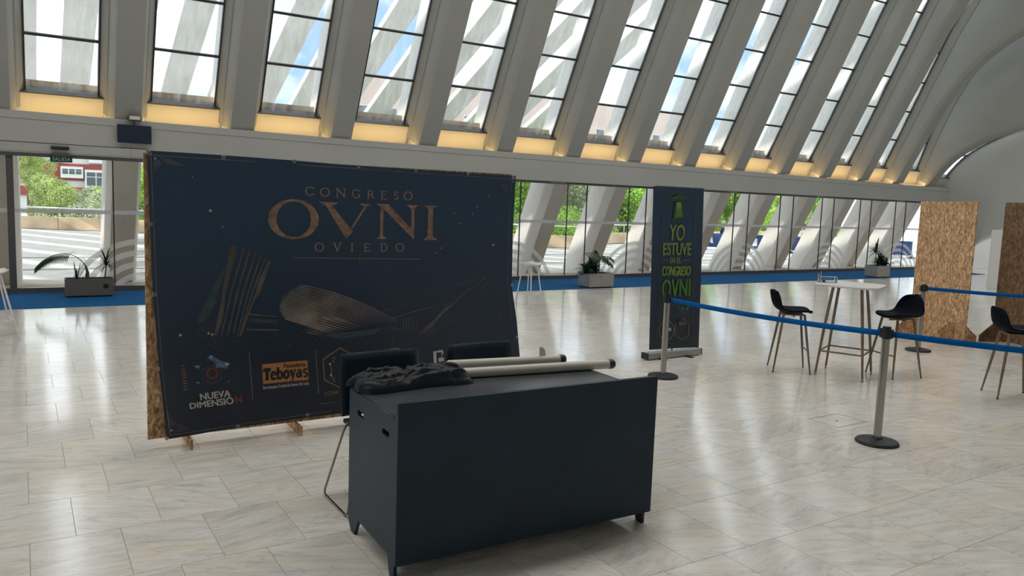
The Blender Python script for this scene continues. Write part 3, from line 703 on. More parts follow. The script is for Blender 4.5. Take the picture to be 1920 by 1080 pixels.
def person(label, loc, rz, top, hairm, hat=False):
    o = thing('person', label, 'person', loc, rz)
    # seated figure, faces -y locally
    V = [(0, 0, .48), (0, .02, .72), (0, 0, .95), (0, -.02, 1.06), (0, -.03, 1.13),
         (.19, 0, .96), (.26, -.10, .72), (.18, -.30, .66), (-.19, 0, .96), (-.27, -.06, .72), (-.16, -.28, .68),
         (.10, 0, .46), (.14, -.42, .48), (.14, -.40, .06), (.14, -.52, .03), (-.10, 0, .46), (-.14, -.42, .48), (-.14, -.40, .06), (-.14, -.52, .03)]
    E_ = [(0, 1), (1, 2), (2, 3), (3, 4), (2, 5), (5, 6), (6, 7), (2, 8), (8, 9), (9, 10), (0, 11), (11, 12), (12, 13), (13, 14), (0, 15), (15, 16), (16, 17), (17, 18)]
    R_ = [.15, .13, .14, .055, .05, .065, .045, .032, .065, .045, .032, .10, .075, .045, .04, .10, .075, .045, .04]
    me = bpy.data.meshes.new('body'); me.from_pydata(V, E_, []); b_ = link('body', me, None); 
    sk = b_.modifiers.new('skin', 'SKIN')
    for i, r in enumerate(R_): me.skin_vertices[0].data[i].radius = (r, r)
    me.skin_vertices[0].data[0].use_root = True
    b_.modifiers.new('sub', 'SUBSURF').levels = 1
    dg = bpy.context.evaluated_depsgraph_get(); m2 = bpy.data.meshes.new_from_object(b_.evaluated_get(dg)); bpy.data.objects.remove(b_)
    m2.materials.clear(); m2.materials.append(top); m2.materials.append(M['skin']); m2.materials.append(M['trouser'])
    for p in m2.polygons:
        z = p.center.z; p.use_smooth = True
        p.material_index = 1 if (z > 1.05 or (p.center.y < -.2 and z > .6)) else (2 if z < .56 else 0)
    link('body', m2, o)
    g = MB(); rows = []
    for i in range(9):
        a = PI*i/8; rows.append([(.078*math.sin(a)*math.cos(2*PI*j/12), -.03+.095*math.sin(a)*math.sin(2*PI*j/12), 1.24-.115*math.cos(a)) for j in range(12)])
    g.grid(rows, True); g.tube([(0, -.12, 1.25), (0, -.145, 1.215)], [.01, .018], 6); hd = g.build('head', M['skin'], o, smooth=True)
    g = MB(); rows = []
    for i in range(6):
        a = PI*(.42+.58*i/5); rows.append([(.088*math.sin(a)*math.cos(2*PI*j/12), -.012+.10*math.sin(a)*math.sin(2*PI*j/12), 1.245-.125*math.cos(a)) for j in range(12)])
    g.grid(rows, True); g.build('hair', hairm, hd, smooth=True)
    return o
def cafe_chair(loc, rz, label):
    o = thing('terrace_chair', label, 'chair', loc, rz, 'white terrace chairs')
    g = MB(); g.bb(-.22, .22, -.22, .22, .42, .45); g.build('seat', M['white'], o, bevel=.01)
    g = MB(); g.bb(-.22, .22, .2, .23, .5, .85); g.build('backrest', M['white'], o, bevel=.01)
    for sx in (-1, 1):
        for sy in (-1, 1):
            g = MB(); g.tube([(sx*.2, sy*.19, .43 if sy < 0 else .52), (sx*.22, sy*.22, 0)], .014, 8); g.build('leg', M['whitem'], o)
def cc(px, z, y): return on(px, z, 1, y)
pA = WB+wd*.95-wnn*-.0; pA = pA+Vector((.55, .6, 0)); person('seated person in a dark jacket behind the leftmost blue windbreak', pA, .6, M['darkshirt'], M['hairg'])
pB = WB+wd*(.7+1.95*2)+Vector((.55, .55, 0)); person('seated red-haired person in a white shirt behind the windbreak with a pink mark', pB, .5, M['shirt'], M['hair'])
cafe_chair(pA+Vector((0, .0, 0)), .6, 'white terrace chair under the person in the dark jacket')
cafe_chair(pB+Vector((0, .0, 0)), .5, 'white terrace chair under the red-haired person')
cafe_chair((32.9, 21.6, 0), -.6, 'empty white terrace chair in front of the windbreaks, left one')
cafe_chair((34.2, 20.6, 0), .9, 'empty white terrace chair in front of the windbreaks, right one')

# ============================================================ TV SCREEN, SIGN, SPOT
o = thing('wall_screen', 'flat dark wall screen hung on the beam above the entrance', 'screen', (1.735, 15.58, 2.66))
g = MB(); g.bb(-.275, .275, -.09, -.05, 0, .32); g.build('screen_panel', M['tvscreen'], o, bevel=.006)
g = MB(); g.bb(-.05, .05, -.05, 0, .1, .25); g.build('bracket', M['gframe'], o)
o = thing('wall_spotlight', 'small grey box spotlight perched above the dark wall screen', 'lamp', (1.74, 15.56, 3.0))
g = MB(); g.tube([(0, 0, -.01), (0, -.02, .06)], .015, 8); g.build('arm', M['gframe'], o)
g = MB(); g.bb(-.11, .11, -.10, .06, .06, .15); hd = g.build('lamp_housing', M['gframe'], o, bevel=.01)
g = MB(); g.bb(-.085, .085, -.106, -.10, .075, .135); g.build('lens', M['whitem'], hd)
def textquad(g, s, Q, fn, bold=0, space=1.0, sub=False):
    """lay the lettering s on the quad Q = TL,TR,BR,BL (2-D) and send each point through fn"""
    v, f = text_mesh(s, 0, 3, space)
    TL, TR, BR, BL = [Vector((*q, 0)) for q in Q]
    for li, sh in enumerate(((0, 0), (bold, 0), (bold*.5, bold*.5)) if bold else ((0, 0),)):
        g.add([Vector(fn(*(BL.lerp(BR, a).lerp(TL.lerp(TR, a), b)+Vector((*sh, 0)))[:2]))-Vector((0, .0005*li, 0)) for a, b in v], f)
o = thing('exit_sign', 'small dark green exit sign hung over the left entrance door', 'sign', (0, 0, 0))
g = MB(); g.bb(.43, .76, 15.545, 15.565, 2.265, 2.365); pn = g.build('sign_plate', M['exitg'], o)
g = MB(); g.bb(.46, .73, 15.555, 15.58, 2.365, 2.41); g.build('sign_housing', M['gframe'], o)
g = MB(); textquad(g, 'SALIDA', [(.46, 2.345), (.73, 2.345), (.73, 2.285), (.46, 2.285)], lambda x, z: (x, 15.543, z), .004); g.build('lettering', M['exitw'], pn, fix=False)

# ============================================================ EVENT BANNER (photocall)
YB = 5.87
def b2w(px, py):
    p = on(px, py, 1, YB); return p.x, p.z
def rip(x, z): return .004*math.sin(x*5.1+.5*math.sin(z*2))+.003*math.sin(x*11+z*3)-.03*max(0, .35-z)**1.0
bn = thing('event_banner', 'large navy printed fabric banner on a chipboard stand, reading congreso ovni oviedo', 'banner', (2.3, 5.9, 0))
BO = Vector((2.3, 5.9, 0))
def fpt(x, z, off=0): return Vector((x, YB+rip(x, z)-off, z))-BO
def pf(px, py, off=.0025): x, z = b2w(px, py); return fpt(x, z, off)
LE = [(275, 282), (281, 420), (287, 560), (299, 700), (312, 823)]
RE = [(967, 330), (962, 436), (960, 537), (969, 600), (975, 670), (980, 722)]
TE = [(275, 282), (420, 291), (555, 301), (670, 311), (780, 318), (878, 325), (967, 330)]
BE = [(312, 823), (445, 801), (625, 776), (800, 750), (980, 722)]
def pl2(L, t):
    P = [Vector(b2w(*p)) for p in L]; x = t*(len(P)-1); i = min(int(x), len(P)-2); return P[i].lerp(P[i+1], x-i)
rows = []
c00, c10, c01, c11 = pl2(TE, 0), pl2(TE, 1), pl2(BE, 0), pl2(BE, 1)
for j in range(41):
    v = j/40; row = []
    for i in range(61):
        u = i/60; p = pl2(TE, u)*(1-v)+pl2(BE, u)*v+pl2(LE, v)*(1-u)+pl2(RE, v)*u-(c00*(1-u)*(1-v)+c10*u*(1-v)+c01*(1-u)*v+c11*u*v)
        row.append(fpt(p.x, p.y))
    rows.append(row)
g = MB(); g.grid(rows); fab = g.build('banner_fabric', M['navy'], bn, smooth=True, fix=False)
g = MB()
for a, b_ in ((.70, 1.93), (1.935, 3.16), (3.165, 3.70)): pass
g.bb(.715, 1.94, 5.93, 5.948, .075, 2.115)
br = []
for x0, x1 in ((.715, 1.95), (1.953, 3.18), (3.183, 3.70)):
    g = MB(); g.bb(x0-BO.x, x1-BO.x, .02, .04, .075, 2.10); g.build('chipboard_sheet', M['osb'], bn)
for x in (.985, 1.78, 2.65, 3.4):
    g = MB(); pts = [(-.09, 0), (-.075, 0), (-.13, 0)]
    g.prism([(x-BO.x-.009, -.12, 0), (x-BO.x-.009, .26, 0), (x-BO.x-.009, .26, .10), (x-BO.x-.009, .12, .30), (x-BO.x-.009, .041, .30), (x-BO.x-.009, .041, .073), (x-BO.x-.009, -.12, .073)], (.018, 0, 0)); g.build('foot', M['osb'], bn)
def ribbon(g, pts, w, off=.0025, px=True, w2=None):
    P = [Vector(b2w(*p)) for p in pts]; ww = w if isinstance(w, (list, tuple)) else [w]*len(P); L_ = []; R2 = []
    for i, p in enumerate(P):
        d = (P[min(i+1, len(P)-1)]-P[max(i-1, 0)]).normalized(); n = Vector((-d.y, d.x))*ww[i]/2
        L_.append(fpt(*(p+n), off)); R2.append(fpt(*(p-n), off))
    g.grid([L_, R2])
def poly(g, pts, off=.0025): g.add([pf(*p, off) for p in pts], [tuple(range(len(pts)))])
def plate(g, Q, off):
    TL, TR, BR, BL = [Vector(q) for q in Q]
    g.grid([[pf(*(TL.lerp(TR, i/16).lerp(BL.lerp(BR, i/16), j/3)), off) for i in range(17)] for j in range(4)])
def dot(g, c, r, off=.003, n=8, sx=1, sz=1):
    x, z = b2w(*c); g.add([fpt(x+r*sx*math.cos(2*PI*k/n), z+r*sz*math.sin(2*PI*k/n), off) for k in range(n)], [tuple(range(n))])
def plin(a, b_, n): return [(a[0]+(b_[0]-a[0])*i/n, a[1]+(b_[1]-a[1])*i/n) for i in range(n+1)]
# ---- serif lettering drawn with strokes in a unit box
def arcpts(cx, cy, rx, ry, a0, a1, n=20): return [(cx+rx*math.cos(math.radians(a0+(a1-a0)*i/n)), cy+ry*math.sin(math.radians(a0+(a1-a0)*i/n))) for i in range(n+1)]
def st(p, w): return ('s', p, w)
def glyph(ch, T, t):
    """T thick, t thin stroke, in units of the letter height; returns strokes with per-point widths"""
    sf = lambda x, y, w=.16: st([(x-w, y), (x+w, y)], t*.9)
    def thick_arc(P): 
        out = []
        for i, p in enumerate(P):
            d = Vector(P[min(i+1, len(P)-1)])-Vector(P[max(i-1, 0)]); a = abs(d.y)/(d.length+1e-9); out.append(t+(T-t)*a)
        return st(P, out)
    if ch == 'O': return [thick_arc(arcpts(.5, .5, .5-T*.3, .5-t*.3, 0, 360, 36))]
    if ch == 'C': return [thick_arc(arcpts(.54, .5, .5-T*.3, .5-t*.3, 40, 320, 28)), st([(.93, .98), (.93, .72)], t*.8), st([(.93, .05), (.93, .2)], t*.8)]
    if ch == 'G': return [thick_arc(arcpts(.5, .5, .46-T*.3, .5-t*.3, 42, 320, 28)), st([(.86, .42), (.86, .08)], T*.9), sf(.84, .43, .14), st([(.88, .97), (.88, .74)], t*.8)]
    if ch == 'N': return [st([(.15, 0), (.15, 1)], t*1.3), st([(.86, .0), (.86, 1)], t*1.3), st([(.15, 1), (.86, 0)], T), sf(.15, .015, .14), sf(.1, .985, .12), sf(.86, .985, .14)]
    if ch == 'V': return [st([(.14, 1), (.52, 0)], T), st([(.88, 1), (.53, .02)], t*1.3), sf(.14, .985, .16), sf(.88, .985, .14)]
    if ch == 'I': return [st([(.5, 0), (.5, 1)], T), sf(.5, .015, .26), sf(.5, .985, .26)]
    if ch == 'E': return [st([(.2, 0), (.2, 1)], T), st([(.08, .985), (.82, .985)], t), st([(.2, .52), (.66, .52)], t), st([(.08, .015), (.88, .015)], t), st([(.82, 1), (.82, .82)], t*.8), st([(.88, 0), (.88, .2)], t*.8), st([(.66, .42), (.66, .62)], t*.7)]
    if ch == 'R': return [st([(.2, 0), (.2, 1)], T), st([(.08, .985), (.5, .985)], t), thick_arc(arcpts(.48, .74, .26, .24, 90, -90, 14)), st([(.2, .5), (.5, .5)], t), st([(.46, .5), (.92, .02)], T*.9), sf(.2, .015, .13)]
    if ch == 'D': return [st([(.2, 0), (.2, 1)], T), st([(.08, .985), (.42, .985)], t), st([(.08, .015), (.42, .015)], t), thick_arc(arcpts(.40, .5, .50, .485, 90, -90, 20))]
    if ch == 'S': return [thick_arc(arcpts(.5, .74, .27, .24, 25, 250, 16)+arcpts(.5, .26, .29, .24, 75, -155, 16)), st([(.76, .98), (.76, .80)], t*.8), st([(.2, .02), (.2, .2)], t*.8)]
    if ch == 'Z': return [st([(.15, .97), (.85, .97)], t), st([(.83, .97), (.15, .03)], T), st([(.15, .03), (.88, .03)], t)]
    return []
def put(g, strokes, Q, H, W, off=.0028):
    """Q px quad TL,TR,BR,BL; H, W real size of the letter in metres"""
    TL, TR, BR, BL = [Vector(q) for q in Q]
    for _, P, w in strokes:
        ww = w if isinstance(w, list) else [w]*len(P)
        W2 = [Vector(b2w(*(BL.lerp(BR, a).lerp(TL.lerp(TR, a), b)))) for a, b in P]
        closed = (Vector(P[0])-Vector(P[-1])).length < 1e-4
        A = []; B_ = []
        n = len(P)
        for i in range(n):
            if closed: d = W2[(i+1) % (n-1) if i < n-1 else 1]-W2[(i-1) if i > 0 else n-2]
            else: d = W2[min(i+1, n-1)]-W2[max(i-1, 0)]
            d.normalize(); nn = Vector((-d.y, d.x))*ww[i]*H/2
            A.append(fpt(*(W2[i]+nn), off)); B_.append(fpt(*(W2[i]-nn), off))
        g.grid([A, B_])
# title OVNI
g = MB()
big = [('O', (505, 374, 597, 448, 4), .26), ('V', (599, 378, 695, 449, 3), .22), ('N', (706, 382, 784, 450, 2), .22), ('I', (788, 385, 828, 450, 2), .24)]
H = b2w(550, 374)[1]-b2w(550, 449)[1]
# O with separate inner and outer outline
cxO, czO = b2w(551, 411); ro, rz_, ri, riz = (b2w(598, 411)[0]-b2w(503, 411)[0])/2, H*.5, 0, 0
rows = []
for i in range(49):
    a = 2*PI*i/48; rows.append([fpt(cxO+ro*math.cos(a), czO+rz_*math.sin(a), .003), fpt(cxO+ro*.68*math.cos(a), czO+rz_*.885*math.sin(a), .003)])
g.grid(rows)
def serif_poly(g, pts): poly(g, pts, .003)
serif_poly(g, [(598, 378), (634, 380), (623, 386), (661, 434), (648, 448), (612, 387)])
serif_poly(g, [(672, 381), (696, 383), (687, 388), (648, 448), (655, 430), (682, 388)])
serif_poly(g, [(705, 382), (728, 383), (776, 434), (776, 449), (718, 391)])
serif_poly(g, [(713, 388), (719, 391), (718, 442), (726, 448), (705, 448), (712, 442)])
serif_poly(g, [(763, 384), (784, 385), (777, 392), (776, 449), (771, 430), (771, 392)])
serif_poly(g, [(794, 385), (820, 386), (812, 392), (811, 443), (820, 450), (793, 450), (801, 443), (803, 392)])
g.build('title_lettering', M['copper'], bn, fix=False, label='large copper serif title lettering')
# congreso / oviedo
g = MB()
row1 = [('C', 572, 350, 590, 366), ('O', 600, 352, 618, 368), ('N', 629, 353, 648, 369), ('G', 659, 355, 675, 371), ('R', 687, 357, 702, 372), ('E', 713, 358, 727, 373), ('S', 737, 359, 749, 374), ('O', 757, 359, 773, 375)]
row2 = [('O', 590, 455, 607, 471), ('V', 624, 455, 640, 471), ('I', 654, 456, 665, 471), ('E', 681, 456, 695, 471), ('D', 712, 456, 727, 471), ('O', 742, 456, 758, 471)]
for ch, x0, y0, x1, y1 in row1+row2:
    h = b2w(x0, y0)[1]-b2w(x0, y1)[1]; put(g, glyph(ch, .15, .085), [(x0, y0), (x1, y0+.6), (x1, y1+.6), (x0, y1)], h, 0)
ribbon(g, plin((550, 483), (668, 484.5), 8), .004); ribbon(g, plin((680, 484.6), (788, 486), 8), .004)
for a in range(4):
    dx, dy = (7, 0) if a % 2 else (0, 9)
    ribbon(g, [(674-dx, 484.5-dy), (674, 484.5), (674+dx, 484.5+dy)], [.001, .012, .001])
g.build('subtitle_lettering', M['copperlt'], bn, fix=False)
# frame lines, corner ornaments
g = MB()
ribbon(g, plin((283, 291), (478, 303), 8), .003); ribbon(g, plin((560, 309), (960, 336), 10), .003)
ribbon(g, [(283, 291), (288, 420), (294, 560), (304, 690), (318, 815)], .003); ribbon(g, [(958, 338), (954, 436), (952, 537), (960, 600)], .002)
ribbon(g, plin((318, 815), (620, 770), 8), .003)
for i in range(4):
    ribbon(g, [(300+i*4, 296+i*.4+i*3), (330+(3-i)*-8+16, 298+i*3.5+2)], .0022); ribbon(g, [(289+i*3.3, 300), (290+i*3.3, 322-i*4)], .0022)
    ribbon(g, [(317+i*4, 800-i*1.5), (314+i*4, 772+i*6)], .0022); ribbon(g, [(330, 808-i*3.4), (354-i*4, 803-i*3.4)], .0022)
    ribbon(g, [(950-i*3.3, 344), (950-i*3.3, 362-i*4)], .0018)
ribbon(g, plin((467, 660), (474, 750), 4), .004); ribbon(g, plin((591, 655), (597, 738), 4), .004); ribbon(g, plin((784, 654), (784, 700), 3), .004); ribbon(g, plin((600, 757), (632, 752), 2), .003)
g.build('frame_lines', M['bronzelt'], bn, fix=False)
g = MB()
for p, r in (((394, 395), .011), ((417, 425), .006), ((360, 332), .004), ((291, 297), .008), ((924, 459), .010), ((961, 341), .006), ((338, 628), .010), ((391, 625), .008), ((398, 627), .008), ((321, 806), .008)): dot(g, p, r)
for p in ((862, 419), (894, 388), (915, 366), (885, 401), (852, 400), (818, 474), (827, 465)): dot(g, p, .0055)
g.build('printed_stars', M['star'], bn, fix=False)
g = MB(); rnd = random.Random(4)
for i in range(60): dot(g, (rnd.uniform(300, 950), rnd.uniform(315, 560)), rnd.uniform(.002, .0045), .0022, 6)
g.build('faint_stars', M['starblue'], bn, fix=False)
# left wing building
g = MB()
fins = [((432, 462), (447, 458), (416, 632), (404, 628)), ((447, 460), (452, 463), (428, 560), (414, 630)), ]
for top, bot in (((446, 460), (402, 628)), ((458, 463), (415, 630)), ((469, 467), (427, 628)), ((480, 472), (437, 626)), ((490, 476), (444, 632)), ((499, 482), (451, 622))):
    ribbon(g, [top, ((top[0]+bot[0])/2-3, (top[1]+bot[1])/2), bot], [.010, .013, .008])
poly(g, [(432, 461), (443, 460), (424, 548), (417, 600), (405, 631), (402, 628), (414, 570), (418, 535)])
poly(g, [(508, 492), (503, 488), (484, 530), (478, 552), (448, 628), (452, 632), (476, 566), (487, 550)])
ribbon(g, plin((467, 589), (520, 594), 3), .010); ribbon(g, plin((462, 618), (522, 619), 3), .014)
g.build('printed_tower_artwork', M['bronze'], bn, fix=False)
g = MB()
poly(g, [(426, 490), (414, 535), (392, 590), (381, 605), (369, 605), (388, 560), (408, 520)]); poly(g, [(416, 548), (400, 575), (384, 602), (372, 606), (395, 575)])
ribbon(g, plin((467, 600), (520, 603), 3), .03); poly(g, [(556, 534), (575, 533), (640, 556), (590, 580), (540, 590), (524, 575), (528, 556)], .0018)
for i in range(7): ribbon(g, plin((372+i*4, 612), (376+i*5, 633), 2), .003)
poly(g, [(600, 628), (740, 612), (760, 618), (640, 636)], .0018)
g.build('printed_shadow_artwork', M['bluegrey'], bn, fix=False)
# ribbed shell
g = MB(); NR = 19
for i in range(NR):
    t = i/(NR-1)
    x0 = 562-38*math.sin(min(1, t*1.35)*PI/2)+(0 if t < .74 else (t-.74)*40); y0 = 534+64*t
    x1 = 745-118*t**1.25; y1 = 602+25*t-6*math.sin(t*3)
    mx = (x0+x1)/2; my = (y0+y1)/2-13*(1-t)-6+4*t
    P = [(x0+(x1-x0)*s*1.0, (1-s)**2*y0+2*s*(1-s)*my+s*s*y1) for s in [k/12 for k in range(13)]]
    ribbon(g, P, [.002+.0105*math.sin(PI*min(1, k/12+.1))*(.45+.75*t) for k in range(13)], .003)
g.build('printed_shell_artwork', M['bronzelt'], bn, fix=False)
g = MB()
P0 = [(648, 566), (700, 588), (742, 602)]
for i in range(9):
    ribbon(g, plin((600-i*6+i*i*.3, 586+i*4.5), (672-i*9, 612+i*2), 5), [.001, .004, .006, .006, .003, .001], .0034)
g.build('printed_shell_glow', M['copperlt'], bn, fix=False)
# right wing
g = MB()
ribbon(g, [(712, 586), (790, 556), (895, 521)], .004); ribbon(g, [(732, 597), (790, 580), (848, 568)], [.008, .008, .005])
poly(g, [(848, 570), (858, 563), (800, 622), (782, 627), (815, 597), (835, 575)]); ribbon(g, [(852, 566), (880, 542), (912, 519)], .008)
for i in range(4): ribbon(g, [(788+i*6, 629-i*.5), (830+i*8, 596+i*1.5), (918-i*2, 524+i*3)], [.006, .003, .002])
for i in range(6): ribbon(g, plin((756+i*5, 596-i*.4), (758+i*5, 622), 3), .006)
g.build('printed_wing_artwork', M['bronze'], bn, fix=False)
# lights and water along the base
rnd = random.Random(11); g = MB()
for i in range(110): dot(g, (rnd.uniform(330, 950), 642+rnd.gauss(0, 8)+(rnd.random()*-8)), rnd.uniform(.0015, .0055), .0032, 6)
for cx, cy in ((905, 605), (935, 600), (730, 632), (603, 640), (545, 640), (405, 645), (512, 625), (700, 640), (360, 550)):
    for i in range(26): dot(g, (cx+rnd.gauss(0, 7), cy+rnd.gauss(0, 8)), rnd.uniform(.001, .0035), .003, 5)
for i in range(9): dot(g, (343+i*.6, 686+i*5.4), .018, .003, 8, 1, .32)
g.build('printed_city_lights', M['ember'], bn, fix=False)
# sponsor marks
g = MB()
hx = [(637, 652), (605, 674), (608, 712), (636, 726), (667, 705), (664, 667)]
ribbon(g, hx+[hx[0], hx[1]], .010)
P = [(741+31*math.cos(a), 689+36*math.sin(a)) for a in [2*PI*k/32 for k in range(33)]]; ribbon(g, P, .009)
put(g, [st([(0, 1), (1, 1)], .16), st([(1, 1), (0, 0)], .16), st([(0, 0), (1, 0)], .16)], [(622, 670), (628, 670), (628, 678), (622, 678)], .035, 0)
textquad(g, 'ZONA', [(607, 734), (634, 730), (634, 738), (607, 742)], lambda x, y: pf(x, y), .3)
g.build('sponsor_emblem', M['gold'], bn, fix=False, label='gold line hexagon and ring emblems')
g = MB()
for p in ((618, 682), (620, 703)): dot(g, p, .009)
ribbon(g, [(618, 682), (621, 692), (620, 703)], .003); ribbon(g, [(622, 706), (627, 716)], .003)
ribbon(g, [(817, 696), (815, 660), (829, 658), (829, 664)], [.03, .03, .024, .02], .003); ribbon(g, [(829, 664), (824, 682)], .005, .003)
poly(g, [(822, 671), (832, 670), (832, 677), (822, 678)], .0032); ribbon(g, [(901, 648), (901, 644), (924, 642), (925, 646)], .009)
ribbon(g, plin((848, 652), (902, 647), 3), .002); ribbon(g, plin((925, 644), (945, 643), 2), .002)
textquad(g, 'NUEVA', [(374, 738), (431, 731), (432, 743), (376, 750)], lambda x, y: pf(x, y), .9)
textquad(g, 'DIMENSIÓ', [(354, 753), (435, 741), (438, 757), (356, 766)], lambda x, y: pf(x, y), .9)
textquad(g, 'Pan Artesano Cocido En Horno De Leña', [(493, 724), (578, 715), (579, 721), (493, 730)], lambda x, y: pf(x, y), .3)
g.build('white_lettering', M['text_white'], bn, fix=False)
g = MB(); textquad(g, 'N', [(440, 743), (452, 741), (453, 754), (442, 756)], lambda x, y: pf(x, y), .9); g.build('red_letter', M['red'], bn, fix=False)
g = MB()
for rr, ww in ((8.2, .009), (10.2, .004), (11.6, .0025)):
    ribbon(g, [(398+(rr+.5*math.sin(5*a))*math.cos(a), 700+(rr+.4*math.sin(7*a))*math.sin(a)) for a in [2*PI*k/30 for k in range(31)]], ww)
for k in range(14):
    a = 2*PI*k/14+.2; ribbon(g, [(398+10*math.cos(a), 700+10*math.sin(a)), (398+13*math.cos(a+.2), 700+13*math.sin(a+.2))], [.005, .001])
g.build('red_ring_emblem', M['redbr'], bn, fix=False)
g = MB(); poly(g, [(388, 670), (396, 666), (412, 676), (430, 681), (428, 686), (424, 692), (412, 688), (407, 690), (403, 680)])
poly(g, [(362, 686), (376, 685), (372, 692)]); poly(g, [(366, 716), (374, 716), (373, 721)]); poly(g, [(424, 718), (432, 712), (431, 715)])
for k in range(6):
    a, b_ = PI/3*k+.5, PI/3*(k+1)+.5; ribbon(g, [(398+20*math.cos(a), 702+18*math.sin(a)), (398+20*math.cos(b_), 702+18*math.sin(b_))], .003)
g.build('blue_splash_emblem', M['ice'], bn, fix=False)
g = MB(); poly(g, [(394, 666), (399, 668), (396, 671)], .0035); poly(g, [(422, 680), (430, 681), (428, 686), (421, 684)], .0035); g.build('pale_highlight', M['icew'], bn, fix=False)
g = MB(); plate(g, [(490, 682), (577, 674), (579, 713), (492, 721)], .003); g.build('sponsor_plate_edge', M['redbr'], bn, fix=False)
g = MB(); plate(g, [(491.5, 683.5), (575.5, 675.5), (577.5, 711.5), (493.5, 719.5)], .0042); g.build('sponsor_plate', M['orange'], bn, fix=False)
# slab lettering
def slab(ch):
    if ch == 'T': return [st([(0, .92), (1, .92)], .17), st([(.5, .95), (.5, 0)], .26), st([(.2, .05), (.8, .05)], .1), st([(.06, 1), (.06, .68)], .12), st([(.94, 1), (.94, .68)], .12)]
    if ch == 'e': return [st(arcpts(.5, .34, .36, .29, 10, 325, 20), .2), st([(.15, .38), (.85, .38)], .09)]
    if ch == 'b': return [st([(.16, 1), (.16, 0)], .2), st([(0, .95), (.2, .95)], .09), st(arcpts(.5, .34, .34, .29, 0, 360, 20), .19)]
    if ch == 'o': return [st(arcpts(.5, .34, .36, .29, 0, 360, 22), .21)]
    if ch == 'y': return [st([(.2, .68), (.55, .08)], .22), st([(.85, .68), (.45, -.22), (.22, -.2)], .12), st([(0, .66), (.42, .66)], .09), st([(.65, .66), (1, .66)], .09)]
    if ch == 'a': return [st(arcpts(.4, .22, .27, .17, 0, 360, 18), .17), st([(.75, .5), (.75, .08), (.95, .06)], .2), st(arcpts(.5, .46, .27, .17, 10, 165, 10), .13)]
    if ch == 's': return [st(arcpts(.5, .5, .28, .15, 20, 250, 12)+arcpts(.5, .18, .3, .16, 75, -160, 12), .16)]
g = MB(); x = 494.0
for ch, wd_ in (('T', 13), ('e', 11.5), ('b', 11.5), ('o', 11.5), ('y', 12), ('a', 11.5), ('s', 10)):
    yt = 691-(x-494)*.097; yb = 714-(x-494)*.097
    put(g, slab(ch), [(x, yt), (x+wd_, yt-wd_*.09), (x+wd_, yb-wd_*.09), (x, yb)], .098, 0, .0052); x += wd_+.35
textquad(g, 'Panadería', [(532, 682), (572, 678.5), (572, 686.5), (532, 690)], lambda a, b: pf(a, b, .0052), .5)
g.build('sponsor_lettering', M['black'], bn, fix=False)
# eyelets
g = MB(); n = 16
vs = []
for k in range(n):
    a = 2*PI*k/n
    for rr, yy in ((.014, 0), (.0125, -.003), (.0075, -.003), (.006, 0)): vs.append((rr*math.cos(a), yy, rr*math.sin(a)))
g.add(vs, [(k*4+j, ((k+1) % n)*4+j, ((k+1) % n)*4+j+1, k*4+j+1) for k in range(n) for j in range(3)])
ey = g.mesh('eyelet', M['grey'])
for p in ((280, 287), (419, 294.5), (552, 302), (672, 312), (780, 319), (877, 325.5), (962, 334), (282, 420), (289, 552), (296, 691), (312, 821), (446, 800), (576, 777.5), (960, 534), (969, 632)):
    v = pf(*p, .002); link('eyelet', ey, bn, loc=v)

# ============================================================ DESK
dk = thing('reception_desk', 'black reception desk with a tall front panel and handle slots in its side', 'desk', (2.28, 3.31, 0), -.03)
cw = 1.60/2
g = MB(); g.bb(-cw, cw, -.028, 0, .075, .885); g.build('front_panel', M['blackdesk'], dk, bevel=.002)
def slot(cx, cy, w, h, n=6):
    r = h/2; return [(cx+w/2-r+r*math.cos(a), cy+r*math.sin(a)) for a in [-PI/2+PI*i/n for i in range(n+1)]]+[(cx-w/2+r+r*math.cos(a), cy+r*math.sin(a)) for a in [PI/2+PI*i/n for i in range(n+1)]]
outl = [(0, .0), (.055, .0), (.085, .10), (.52, .10), (.575, 0), (.63, 0), (.68, .055), (.68, .80), (0, .80)]
sm = curve_shape([outl, slot(.135, .70, .095, .030), slot(.50, .70, .095, .030)], .018, 'side_panel'); sm.materials.append(M['blackdesk'])
for x in (-cw+.012, cw-.03):
    o = link('side_panel', sm, dk, loc=(x, 0, 0)); o.rotation_euler = (PI/2, 0, PI/2)
g = MB(); g.bb(-cw+.0215, cw-.0395, 0, .68, .782, .803); g.build('counter_top', M['blacktop'], dk, bevel=.001)
g = MB(); g.bb(-cw+.0215, cw-.0395, .45, .468, .12, .60); g.build('modesty_panel', M['blackdesk'], dk)
g = MB(); g.bb(-cw+.0215, cw-.0395, 0.01, .45, .40, .418); g.build('shelf', M['blackdesk'], dk)
